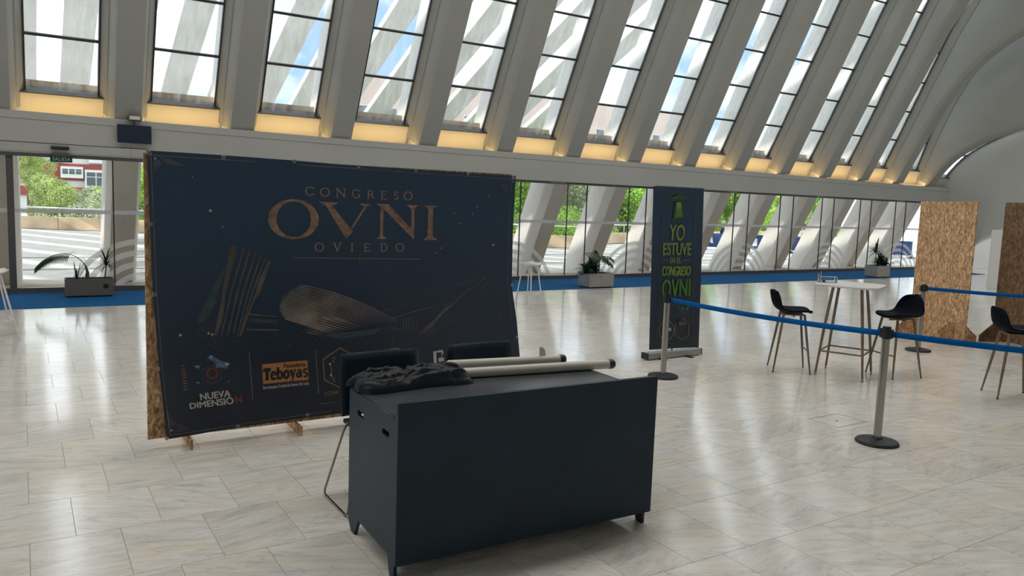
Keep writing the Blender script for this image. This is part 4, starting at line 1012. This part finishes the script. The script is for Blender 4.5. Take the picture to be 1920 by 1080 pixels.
# bag on the desk
def bag():
    nu, nv = 150, 64; N3 = lambda a, b, c: noise.noise(Vector((a, b, c)))
    def out(u, v):
        """rolled cloth bag: u along, v across (-1..1)"""
        x = -.335+.67*u; e = abs(u-.5)*2
        hw = .150+.015*math.sin(u*7+.5)-.02*u
        ends = (1-e**9); y = v*hw*(.80+.20*ends)
        x += .020*N3(v*2.3, 1, u*2)*(e**5)*2+.012*math.sin(v*5)*(e**6)
        shell = (max(0, 1-abs(v)**3.2))**.55*(max(0, 1-e**8))**.5
        w = v+.22*N3(u*2.6, v*1.2, 3)+.12*math.sin(u*5.3)
        f1 = 1-abs(N3(u*1.6, w*2.4, 11))*2.6; f2 = 1-abs(N3(u*4.2+w, w*3.2-u*3, 23))*3.0
        tri = abs(((w*1.55+.35*math.sin(u*3.1)) % 1.0)-.5)*2
        z = shell*(.062+.030*tri**1.5+.024*max(0, f1)**3+.012*max(0, f2)**5)
        z *= 1-.20*math.exp(-((u-.44-.05*v)/.022)**2)-.12*math.exp(-((u-.74+.1*v)/.02)**2)
        return (x, y, max(z, .0015))
    g = MB(); rows = [[out(i/nu, -1+2*j/nv) for j in range(nv+1)] for i in range(nu+1)]
    g.grid(rows)
    g.grid([[(p[0], p[1], .001) for p in (r[0], r[-1])] for r in rows])
    return g
o = bag().build('fabric_bag', M['nylon'], smooth=True); o.location = (1.85, 3.965, .8035); o.rotation_euler.z = -.02
tag(o, 'crumpled black nylon bag lying on the left end of the reception desk', 'bag')
def ctube(p0, p1, r, label, tabbed=False, flat=False):
    p0 = Vector(p0); p1 = Vector(p1); o = thing('cream_tube', label, 'tube', p0, 0, 'tubes on the reception desk')
    d = (p1-p0); L = d.length; d.normalize(); q = d.to_track_quat('X', 'Z').to_matrix().to_4x4()
    g = MB(); ps = [(0, 0, 0), (.02, 0, 0), (L*.3, 0, 0), (L*.6, 0, 0), (L-.045, 0, 0)]; rr = [r*.96, r, r, r, r]
    if flat: ps = [(-.035, 0, -.012), (0, 0, -.004)]+ps[1:]; rr = [r*.35, r*.75]+rr[1:]
    g.tube([q @ Vector(p) for p in ps], rr, 24); g.build('barrel', M['cream'], o, auto=.6)
    g = MB(); g.tube([q @ Vector(p) for p in ((L-.045, 0, 0), (L-.015, 0, 0), (L-.003, 0, 0), (L, 0, 0))], [r*1.05, r*1.05, r*.9, r*.7], 24); g.build('end_cap', M['black'], o, auto=.6, label='black end cap')
    if tabbed:
        g = MB(); sh = [(0, 0), (.045, 0), (.043, .03), (.033, .05), (.018, .058), (0, .062)]
        g.prism([q @ Vector((L-.19+a, -.001, r*.9+b_)) for a, b_ in sh], q @ Vector((0, .003, 0))); g.build('paper_tab', M['white'], o)
ctube((2.20, 4.215, .803+.030), (3.02, 4.085, .803+.030), .030, 'shorter cream tube with a small paper tab, at the back of the desk', True, True)
ctube((2.11, 3.985, .803+.030), (3.23, 3.835, .803+.030), .030, 'longer cream tube whose black-capped end juts past the desk')
# ============================================================ CHAIRS BEHIND THE DESK
def meeting_chair(x, y, label):
    o = thing('meeting_chair', label, 'chair', (x, y, 0), 0, 'black chairs behind the desk')
    rows = []
    for j in range(9):
        v = j/8; z = .47+.395*v; w = .262-.006*(v-.5)**2*8
        rows.append([(w*(i/5-1), .0+.03*(1-(i/5-1)**2)+.02*v, z) for i in range(11)])
    g = MB(); g.grid(rows); b_ = g.build('backrest', M['blackdesk'], o, smooth=True); md = b_.modifiers.new('s', 'SOLIDIFY'); md.thickness = .012; md.offset = 0
    g = MB(); g.bb(-.255, .255, -.44, -.02, .435, .465); g.build('seat', M['blackdesk'], o, bevel=.012)
    for sx in (-1, 1):
        X_ = sx*.275; g = MB(); g.tube([(X_*.90, -.10, .455), (X_*.98, -.11, .43), (X_*1.02, -.105, .40), (X_*1.38, -.065, .04), (X_*1.39, -.07, .016), (X_*1.39, -.10, .009), (X_*1.39, -.43, .009), (X_*1.38, -.46, .02), (X_*1.0, -.38, .43)], .0075, 10)
        g.build('sled_leg', M['chrome'], o, auto=.7)
    return o
meeting_chair(1.925, 4.60, 'black chair with chrome sled legs behind the left end of the desk')
meeting_chair(2.69, 4.63, 'black chair mostly hidden behind the tubes on the desk')

# ============================================================ ROLL-UP BANNER
YR = 6.98
ru = thing('roll_up_banner', 'narrow black and green roll-up banner standing beside the first barrier post', 'banner', (6.85, 7.0, 0))
RO = Vector((6.85, 7.0, 0))
def rp(px, py, off=.002): p = on(px, py, 1, YR); return Vector((p.x, YR-off, p.z))-RO
cs = [rp(1225, 349, 0), rp(1320, 354, 0), rp(1310, 651, 0), rp(1217, 656, 0)]
rows = []
for j in range(13):
    v = j/12; rows.append([cs[0].lerp(cs[1], i/6).lerp(cs[3].lerp(cs[2], i/6), v)+Vector((0, .004*math.sin(i/6*PI), 0)) for i in range(7)])
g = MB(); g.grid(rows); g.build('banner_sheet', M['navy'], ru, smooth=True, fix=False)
g = MB(); g.bb(-.43, .38, .0, .025, 2.085, 2.115); g.build('top_rail', M['grey'], ru)
g = MB(); g.tube([(.0, .03, .05), (.0, .03, 2.1)], .009, 8); g.build('pole', M['gframe'], ru)
g = MB(); g.bb(-.46, .44, -.05, .07, .012, .085); bs = g.build('base_cassette', M['grey'], ru, bevel=.008)
g = MB(); g.bb(-.468, -.458, -.052, .072, .010, .088); g.bb(.438, .448, -.052, .072, .010, .088); g.build('end_plate', M['black'], bs)
for x in (-.25, .2):
    g = MB(); g.bb(x-.03, x+.03, -.13, .13, 0, .011); g.build('foot', M['blackm'], ru)
def rrib(g, pts, w, off=.006):
    P = [rp(*p, off) for p in pts]; A = []; B_ = []
    for i, p in enumerate(P):
        d = (P[min(i+1, len(P)-1)]-P[max(i-1, 0)]); d = Vector((d.x, 0, d.z)).normalized(); n = Vector((-d.z, 0, d.x))*w/2; A.append(p+n); B_.append(p-n)
    g.grid([A, B_])
g = MB()
arc = [(1230, 640), (1236, 560), (1239, 430), (1241, 400), (1245, 383), (1254, 367), (1266, 356), (1276, 352)]
rrib(g, arc, .006); rrib(g, [(a+4, b_) for a, b_ in arc[:-1]]+[(1279, 354)], .004); rrib(g, [(1304, 354), (1302, 430), (1298, 560), (1298, 640), (1294, 645), (1230, 652), (1230, 640)], .007)
rrib(g, [(1230, 646), (1293, 641)], .004)
g.build('border_line', M['mgreen'], ru, fix=False)
g = MB()
g.add([rp(x, y, .006) for x, y in [(1256, 374), (1262, 370), (1267, 366), (1271, 362), (1276, 363), (1279, 367), (1287, 370), (1286, 373), (1276, 376), (1262, 377)]], [tuple(range(10))])
g.build('saucer_drawing', M['dgreen'], ru, fix=False)
g = MB(); g.add([rp(x, y, .007) for x, y in [(1266, 378), (1277, 378), (1283, 408), (1260, 413)]], [(0, 1, 2, 3)]); g.build('beam_edge', M['dgreen'], ru, fix=False)
g = MB(); g.add([rp(x, y, .008) for x, y in [(1268, 379), (1276, 379), (1277, 391), (1267, 392)]], [(0, 1, 2, 3)]); g.build('beam_core', M['lime'], ru, fix=False)
g = MB(); g.add([rp(x, y, .008) for x, y in [(1267, 392), (1277, 391), (1279, 406), (1265, 408)]], [(0, 1, 2, 3)]); rrib(g, [(1257, 371), (1272, 369), (1286, 371)], .006, .008); g.build('beam_light', M['green'], ru, fix=False)
rf = lambda x, y: rp(x, y, .007)
g = MB()
textquad(g, 'YO', [(1255, 421), (1283, 421), (1281, 451), (1253, 451)], rf, 1.3)
textquad(g, 'ESTUVE', [(1243, 455), (1295, 455), (1294, 478), (1242, 478)], rf, 1.3)
textquad(g, 'EN EL', [(1256, 483), (1276, 483), (1276, 493), (1255, 493)], rf, .6)
rrib(g, [(1242, 488), (1253, 488)], .006); rrib(g, [(1279, 488), (1293, 488)], .006)
textquad(g, 'CONGRESO', [(1241, 499), (1294, 499), (1292, 516), (1240, 517)], rf, 1.3)
g.build('slogan_lettering', M['lime'], ru, fix=False, label='lime green slogan lettering')
g = MB(); textquad(g, 'OVNI', [(1241, 524), (1293, 522), (1292, 555), (1239, 558)], rf, 1.3)
g.add([rp(x, y, .007) for x, y in [(1276, 574), (1281, 577), (1283, 581), (1278, 579)]], [(0, 1, 2, 3)]); g.add([rp(x, y, .007) for x, y in [(1290, 574), (1285, 577), (1283.8, 581), (1288, 579)]], [(0, 1, 2, 3)])
g.build('title_lettering', M['green'], ru, fix=False)
g = MB()
rrib(g, [(1271, 570), (1276, 582), (1282, 588), (1288, 582), (1293, 570)], .004)
rrib(g, [(1278, 596), (1265, 606), (1265, 628), (1278, 637), (1291, 628), (1291, 607), (1278, 596), (1265, 606)], .008)
rrib(g, [(1249+14*math.cos(a), 619+18*math.sin(a)) for a in [2*PI*k/24 for k in range(25)]], .007)
textquad(g, 'ZETA', [(1272, 604), (1285, 604), (1285, 609), (1272, 609)], rf, .3)
g.build('emblem_outline', M['bronzelt'], ru, fix=False)
g = MB(); textquad(g, 'VM', [(1245, 615), (1256, 614), (1256, 621), (1245, 622)], rf, 1.3); g.build('emblem_letters', M['text_white'], ru, fix=False)
g = MB()
for x, y in ((1295, 358), (1250, 407), (1294, 385), (1289, 401), (1254, 391), (1292, 433), (1246, 439), (1262, 572), (1256, 587), (1270, 576)):
    c = rp(x, y, .006); g.add([c+Vector((.008*math.cos(a), 0, .008*math.sin(a))) for a in [PI/3*k for k in range(6)]], [tuple(range(6))])
g.build('printed_stars', M['starblue'], ru, fix=False)

# ============================================================ BARRIER POSTS AND BELTS
def post(x, y, h, label, ang):
    o = thing('barrier_post', label, 'barrier', (x, y, 0), ang, 'belt barrier posts')
    g = MB(); g.lathe((0, 0, 0), [(.165, 0), (.168, .012), (.160, .024), (.10, .034), (.045, .040), (.036, .05)], 40); g.build('base', M['blackm'], o, auto=.5)
    g = MB(); g.tube([(0, 0, .04), (0, 0, h-.10)], .0315, 28); g.build('tube', M['chrome'], o, auto=.6)
    for a in range(4):
        an = a*PI/2; g = MB(); c = (.033*math.cos(an), .033*math.sin(an)); R_ = Matrix.Rotation(an, 4, 'Z')
    g = MB(); g.tube([(0, 0, h-.10), (0, 0, h-.012), (0, 0, h)], [.034, .034, .030], 24); g.build('belt_head', M['black'], o, auto=.6)
    for a in (0, 2):
        R_ = Matrix.Rotation(a*PI/2, 4, 'Z'); g = MB(); g.box((.040, 0, h-.055), (.022, .036, .075), R_); g.build('belt_clip', M['black'], o, bevel=.003)
    for a in (1, 3):
        R_ = Matrix.Rotation(a*PI/2, 4, 'Z'); g = MB(); g.box((.0345, 0, h-.05), (.006, .03, .09), R_); g.build('blank_cover', M['blackm'], o)
PN = Vector((5.88, 3.62, 0)); PM = Vector((5.93, 6.20, 0)); PF = Vector((10.53, 6.0, 0))
post(PN.x, PN.y, .965, 'nearest chrome barrier post with round black base, right of the desk', math.atan2(2.58, .05))
post(PM.x, PM.y, .925, 'chrome barrier post in front of the roll-up banner', -PI/2)
post(PF.x, PF.y, .93, 'far chrome barrier post in front of the chipboard panel', -.5)
def belt(a, b_, za, zb, label, name='barrier_belt'):
    a = Vector(a); b_ = Vector(b_); rows = []
    d = (b_-a).normalized(); a = a+d*.048; n = 24; L = (b_-a).length
    for i in range(n+1):
        t = i/n; p = a.lerp(b_, t); z = za+(zb-za)*t-.03*4*t*(1-t)*min(1, L/3); tw = .003*math.sin(t*9)
        rows.append([(p.x-d.y*tw, p.y+d.x*tw, z+.024), (p.x+d.y*tw, p.y-d.x*tw, z-.024)])
    g = MB(); g.grid(rows); o = g.build(name, M['belt'], fix=False, smooth=True); md = o.modifiers.new('s', 'SOLIDIFY'); md.thickness = .0016
    tag(o, label, 'belt', 'blue barrier belts')
d1 = (PN-PM).normalized()
belt(PM, PN-d1*.048, .865, .905, 'blue belt stretched from the post by the roll-up banner to the nearest post')
belt(PN, PN+Vector((1.4, -2.1, 0)), .905, .88, 'blue belt running from the nearest post out of the right edge')
belt(PF, PF+Vector((2.2, -2.3, 0)), .875, .86, 'blue belt running from the far post in front of the chipboard panels')

# ============================================================ STOOLS AND TABLE
def bar_stool(label, loc, rz):
    o = thing('bar_stool', label, 'stool', loc, rz, 'black shell bar stools')
    prof = [(.205, .690, .12), (.19, .705, .165), (.13, .712, .20), (.04, .702, .215), (-.06, .698, .222), (-.14, .708, .226), (-.195, .742, .222), (-.228, .80, .205), (-.245, .865, .178), (-.255, .92, .14), (-.258, .95, .085)]
    rows = []
    for i, (f, z, w) in enumerate(prof):
        row = []; back = max(0, (i-5)/5)
        for j in range(13):
            s = j/6-1; lift = (s*s)*(.022+.015*(i/10))*(1-back)+.0; fw = (s*s)*.075*min(1, back*1.6+(.25 if i > 3 else 0))
            row.append((f+fw, s*w, z+lift-abs(s)**3*.02*back))
        rows.append(row)
    g = MB(); g.grid(rows); sh = g.build('seat_shell', M['seat'], o, smooth=True)
    md = sh.modifiers.new('s', 'SOLIDIFY'); md.thickness = .026; md.offset = 0; md = sh.modifiers.new('b', 'SUBSURF'); md.levels = 1; md.render_levels = 2
    g = MB(); g.box((0, 0, .674), (.24, .24, .010)); g.box((0, .0, .66), (.02, .24, .02)); g.box((0, 0, .66), (.24, .02, .02)); g.build('seat_plate', M['wood'], o)
    for sx in (-1, 1):
        for sy in (-1, 1):
            g = MB(); g.tube([(sx*.115, sy*.115, .680), (sx*.155, sy*.155, .38), (sx*.205, sy*.205, .012)], [.0155, .0145, .009], 12); lg = g.build('leg', M['wood'], o, auto=.6)
            g = MB(); g.lathe((sx*.206, sy*.206, 0), [(.010, 0), (.010, .013)], 10); g.build('foot_glide', M['black'], lg)
    g = MB(); g.tube([(.175, -.172, .26), (.175, .172, .26)], .009, 10); g.build('footrest', M['wood'], o)
    return o
bar_stool('black shell bar stool on the left of the white high table', (7.632, 5.885, 0), math.radians(-42))
s2 = bar_stool('black shell bar stool behind the nearest barrier post, facing the high table', (8.60, 5.17, 0), math.radians(166))
bar_stool('black shell bar stool cut off by the right edge of the photo', (8.82, 3.985, 0), math.radians(-43))
g = MB(); g.bb(-.27, -.262, -.04, .04, .90, .955); 
o = g.build('back_tag', M['black'], s2)
tb = thing('high_table', 'white round-cornered high table on four splayed wooden legs', 'table', (8.03, 5.43, 0), math.radians(23))
def rrect(a, b_, r, n=8):
    P = []
    for cx, cy, s in ((a-r, b_-r, 0), (-a+r, b_-r, 90), (-a+r, -b_+r, 180), (a-r, -b_+r, 270)):
        for i in range(n+1):
            an = math.radians(s+90*i/n); P.append((cx+r*math.cos(an), cy+r*math.sin(an)))
    return P
P = rrect(.35, .35, .16)
g = MB(); rows = [[(x*k, y*k, z) for x, y in P] for k, z in ((.97, 1.035), (1.0, 1.045), (1.0, 1.055), (.99, 1.06))]; g.grid(rows, True); g.add(rows[0], [tuple(range(len(P)-1, -1, -1))]); g.add(rows[-1], [tuple(range(len(P)))])
g.build('tabletop', M['white'], tb, auto=.5)
for sx in (-1, 1):
    for sy in (-1, 1):
        g = MB(); g.tube([(sx*.15, sy*.15, 1.037), (sx*.205, sy*.205, .55), (sx*.252, sy*.252, .03)], [.0175, .0165, .012], 14); lg = g.build('leg', M['wood'], tb, auto=.6)
        g = MB(); g.lathe((sx*.253, sy*.253, 0), [(.017, 0), (.017, .006), (.008, .009), (.008, .03)], 14); g.build('levelling_foot', M['chrome'], lg)
a = .232
for p, q in (((-a, -a), (a, -a)), ((a, -a), (a, a)), ((a, a), (-a, a)), ((-a, a), (-a, -a))):
    g = MB(); g.tube([(*p, .285), (*q, .285)], .0095, 10); g.build('stretcher', M['wood'], tb)
g = MB(); g.box((0, 0, 1.028), (.32, .32, .012)); g.build('under_plate', M['wood'], tb)
ac = thing('leaflet_holder', 'clear acrylic leaflet holder standing on the white high table', 'holder', (7.88, 5.63, 1.0605), math.radians(-30))
g = MB(); g.bb(-.095, .095, -.035, .035, 0, .003); g.build('base', M['clear'], ac)
g = MB(); g.bb(-.10, -.097, -.035, .035, 0, .11); g.bb(.097, .10, -.035, .035, 0, .07); g.bb(-.096, .096, .032, .035, .003, .07); g.build('side_wall', M['clear'], ac)
g = MB(); g.tube([(-.095, -.036, .004), (-.095, -.036, .13)], .003, 6); g.tube([(-.095, -.036, .07), (.09, -.036, .07), (.097, -.036, .06), (.097, -.036, .004)], .004, 6); g.build('edge', M['whitem'], ac)
g = MB(); g.lathe((-.04, 0, .0032), [(.018, 0), (.018, .018), (.008, .024)], 12); g.build('knob', M['black'], ac)

# white stools by the facade
def white_stool(label, loc, rz, h=.78, sp=.185):
    o = thing('white_stool', label, 'stool', loc, rz, 'white stools by the facade')
    rows = []
    for i in range(9):
        f = i/4-1; rows.append([(f*.17, s/4*.19*math.sqrt(max(.05, 1-.8*f**4)), h-.015+.035*(abs(f)**2)+.015*(s/4)**2) for s in range(-4, 5)])
    g = MB(); g.grid(rows); sh = g.build('seat', M['whitem'], o, smooth=True); md = sh.modifiers.new('s', 'SOLIDIFY'); md.thickness = .02; md.offset = -1
    for sx in (-1, 1):
        for sy in (-1, 1):
            g = MB(); g.tube([(sx*.09, sy*.09, h-.03), (sx*sp, sy*sp, 0)], [.012, .010], 10); g.build('leg', M['whitem'], o)
    a = .09+(sp-.09)*.68
    for p, q in (((-a, -a), (a, -a)), ((a, -a), (a, a)), ((a, a), (-a, a)), ((-a, a), (-a, -a))):
        g = MB(); g.tube([(*p, .25), (*q, .25)], .007, 8); g.build('footrest', M['whitem'], o)
white_stool('white moulded bar stool by the facade, just right of the event banner', (7.64, 11.50, 0), math.radians(20))
white_stool('white bar stool cut off by the left edge of the photo', (-.345, 11.02, 0), math.radians(10), .82, .245)

# ============================================================ PLANTERS
def blade(g, base, dirv, L, w, droop, n=7, fold=.25):
    d = Vector(dirv).normalized(); p = Vector(base); side = d.cross(Vector((0, 0, 1)));
    if side.length < .05: side = Vector((1, 0, 0))
    side.normalize(); A = []; B_ = []; C_ = []
    for i in range(n+1):
        t = i/n; ww = w*math.sin(PI*(.12+.88*t)**.8)*.5+.0015
        up = side.cross(d).normalized()
        A.append(p+side*ww+up*ww*fold); B_.append(p.copy()); C_.append(p-side*ww+up*ww*fold)
        p = p+d*L/n; d = (d+Vector((0, 0, -droop/n))).normalized()
    g.grid([A, B_, C_]); return p
def planter(x, y, wx, wy, h, label, rz=0, mats='steel'):
    o = thing('planter', label, 'planter', (x, y, 0), rz, 'metal planters along the facade')
    zb = .009 if y+wy/2 > 13.7 else 0
    g = MB(); g.bb(-wx/2+.03, wx/2-.03, -wy/2+.03, wy/2-.03, zb, .035); g.build('plinth', M['blackm'], o)
    g = MB(); t = .012; z0, z1 = .035, h
    R1 = [(-wx/2, -wy/2), (wx/2, -wy/2), (wx/2, wy/2), (-wx/2, wy/2)]; R2 = [(-wx/2+t, -wy/2+t), (wx/2-t, -wy/2+t), (wx/2-t, wy/2-t), (-wx/2+t, wy/2-t)]
    g.grid([[(a, b_, z0) for a, b_ in R1], [(a, b_, z1) for a, b_ in R1], [(a, b_, z1) for a, b_ in R2], [(a, b_, z1-.06) for a, b_ in R2]], True); g.add([(a, b_, z0) for a, b_ in R1], [(3, 2, 1, 0)])
    g.build('box', M[mats], o)
    g = MB(); g.add([(a, b_, h-.05) for a, b_ in R2], [(0, 1, 2, 3)]); g.build('soil', M['soil'], o, fix=False)
    return o
def leaf_part(par, m, *a, **k):
    g = MB(); e = blade(g, *a, **k); g.build('leaf', M[m], par, smooth=True, fix=False); return e
def dracaena(par_label, loc, stem, n, L, seed, m='leaf', w=.022, tilt=0):
    o = thing('dracaena', par_label, 'plant', loc); rnd = random.Random(seed)
    top = Vector((tilt, 0, stem)); g = MB(); g.tube([(0, 0, -.045), top*.5+Vector((.008, 0, 0)), top], [.011, .009, .007], 8); g.build('stem', M['bark'], o)
    for i in range(n):
        a = i*2.4+rnd.uniform(-.2, .2); el = rnd.uniform(-.25, 1.4); d = (math.cos(a)*math.cos(el), math.sin(a)*math.cos(el), math.sin(el))
        leaf_part(o, m, top-Vector((0, 0, rnd.uniform(0, stem*.35))), d, L*rnd.uniform(.7, 1.1), w, rnd.uniform(.3, 1.3))
    return o
def bushy(label, loc, n, L, seed, m='leaf', w=.055, rx=.12):
    o = thing('leafy_plant', label, 'plant', loc); rnd = random.Random(seed)
    for i in range(n):
        a = rnd.uniform(0, 2*PI); el = rnd.uniform(.3, 1.35); d = (math.cos(a)*math.cos(el), math.sin(a)*math.cos(el)*.8, math.sin(el))
        leaf_part(o, m, (rnd.uniform(-rx, rx), rnd.uniform(-.05, .05), -.035+rnd.uniform(0, .1)), d, L*rnd.uniform(.6, 1.1), w*rnd.uniform(.7, 1.2), rnd.uniform(.8, 2.2))
    return o
def frond(par, base, dirv, L, lean, leaflen, m='leaf', npair=20, start=.25, name='frond'):
    d = Vector(dirv).normalized(); p = Vector(base); P = [p.copy()]; D = []
    n = 24
    for i in range(n): p = p+d*L/n; P.append(p.copy()); D.append(d.copy()); d = (d+Vector((0, 0, -lean/n))).normalized()
    D.append(d)
    g = MB(); g.tube(P, [.008*(1-.75*i/n) for i in range(n+1)], 6)
    for i in range(npair):
        t = start+(1-start)*i/npair; j = int(t*n); dd = D[j]; side = dd.cross(Vector((0, 0, 1))).normalized()
        for s in (-1, 1):
            ld = (side*s*.45+dd*.55+Vector((0, 0, -.75))).normalized(); blade(g, P[j], ld, leaflen*(.55+.45*math.sin(PI*min(1, .25+t*.75))), .015, 1.7, 5)
    g.build(name, M[m], par, smooth=False, fix=False)
# left planter on the carpet by the doors
p1 = planter(.935, 14.98, .72, .34, .315, 'dark grey metal planter on the carpet in front of the entrance doors', 0, 'taupe')
g = MB(); g.lathe((0, 0, 0), [(.042, 0), (.042, .004)], 20); st_ = g.build('round_sticker', M['black'], p1); st_.location = (.24, -.172, .19); st_.rotation_euler.x = PI/2
Z1 = .31
pm = thing('palm', 'young palm with a single frond arching left in the planter by the doors', 'plant', (.90, 14.98, Z1))
g = MB(); g.tube([(0, 0, -.05), (.015, 0, .1), (-.01, 0, .22)], [.035, .028, .012], 10); g.build('stem', M['bark'], pm)
g = MB(); g.tube([(-.005, 0, .2), (-.07, -.02, .30), (-.16, -.04, .38), (-.26, -.06, .425)], [.009, .007, .006, .006], 8); g.build('stalk', M['leaf2'], pm)
frond(pm, (-.24, -.06, .42), (-1, -.1, .18), .60, 1.35, .19, 'leaf', 32, .0)
g = MB(); blade(g, (-.24, -.06, .42), (.5, 0, .5), .12, .03, .3, 5); blade(g, (-.24, -.06, .42), (.6, 0, .2), .1, .02, .3, 5); blade(g, (-.01, 0, .2), (-.15, 0, 1), .26, .012, .2, 5); g.build('young_leaf', M['leaf'], pm, fix=False)
ld_ = thing('snake_plant', 'upright broad-leaved plant between the palm and the planter edge', 'plant', (.745, 14.97, Z1))
for bx, dx, L, w in ((0, -.10, .36, .05), (.02, .14, .36, .055), (.03, .42, .33, .05), (.04, .9, .22, .06), (0, .05, .22, .05)):
    leaf_part(ld_, 'leaf', (bx, 0, -.04), (dx, -.05, 1), L, w, .15)
dracaena('spiky dracaena on the right side of the planter by the doors', (1.17, 14.98, Z1), .30, 38, .27, 5, 'leaf', .02, .03)
# middle planter
planter(11.02, 13.86, .70, .42, .335, 'brushed steel planter right of the white stool by the banner')
bushy('dark broad-leaved plant spilling over the left of the middle planter', (10.82, 13.80, .335), 60, .38, 3, 'leaf', .095, .15)
o = thing('palm', 'small palm with spreading fronds in the middle planter', 'plant', (11.12, 13.90, .335))
g = MB(); g.tube([(0, 0, -.05), (.01, 0, .15), (.0, 0, .32)], [.016, .012, .010], 8); g.build('stem', M['bark'], o)
for a, el in ((2.9, .5), (3.6, .8), (.2, .45), (-.5, .7), (1.4, .9), (4.6, .6), (2.2, .9), (5.6, .3)):
    frond(o, (0, 0, .30), (math.cos(a), math.sin(a)*.6, math.tan(el)), .42, 1.9, .13, 'leaf2', 12, .2)
# right planter
planter(21.86, 13.93, .64, .42, .36, 'brushed steel planter behind the white high table near the chipboard panel')
dracaena('tall spiky plant in the planter near the chipboard panel', (21.74, 13.95, .36), .52, 44, .34, 8, 'leaf', .04)
dracaena('short spiky plant in the planter near the chipboard panel', (21.84, 13.88, .36), .20, 26, .30, 9, 'leaf', .04)
bushy('dark bushy plant on the right of the planter near the chipboard panel', (22.02, 13.93, .36), 46, .42, 6, 'leaf', .10, .18)

# ============================================================ CHIPBOARD PANELS
def osb_panel(a, b_, h, label, feet, m):
    a = Vector((*a, 0)); b_ = Vector((*b_, 0)); W_ = (b_-a).length; ang = math.atan2(b_.y-a.y, b_.x-a.x)
    o = thing('chipboard_panel', label, 'panel', a, ang, 'free-standing chipboard panels')
    g = MB(); g.bb(0, W_, -.009, .009, .02, h); g.build('sheet', M[m], o)
    for x in feet:
        g = MB()
        for s in (-1, 1):
            y0 = s*.0095; P = [(x-.009, y0, 0), (x-.009, s*.38, 0), (x-.009, s*.38, .10), (x-.009, s*.12, .31), (x-.009, y0, .31)]
            g.prism(P, (.018, 0, 0))
        g.build('bracket_foot', M[m], o)
    return o
osb_panel((12.15, 7.09), (11.68, 5.97), 2.10, 'free-standing chipboard panel behind the far barrier post', (.17, .98), 'osb')
osb_panel((12.71, 6.09), (12.24, 4.96), 2.12, 'darker chipboard panel cut off by the right edge of the photo', (.17, .98), 'osb2')
bpy.context.view_layer.update()
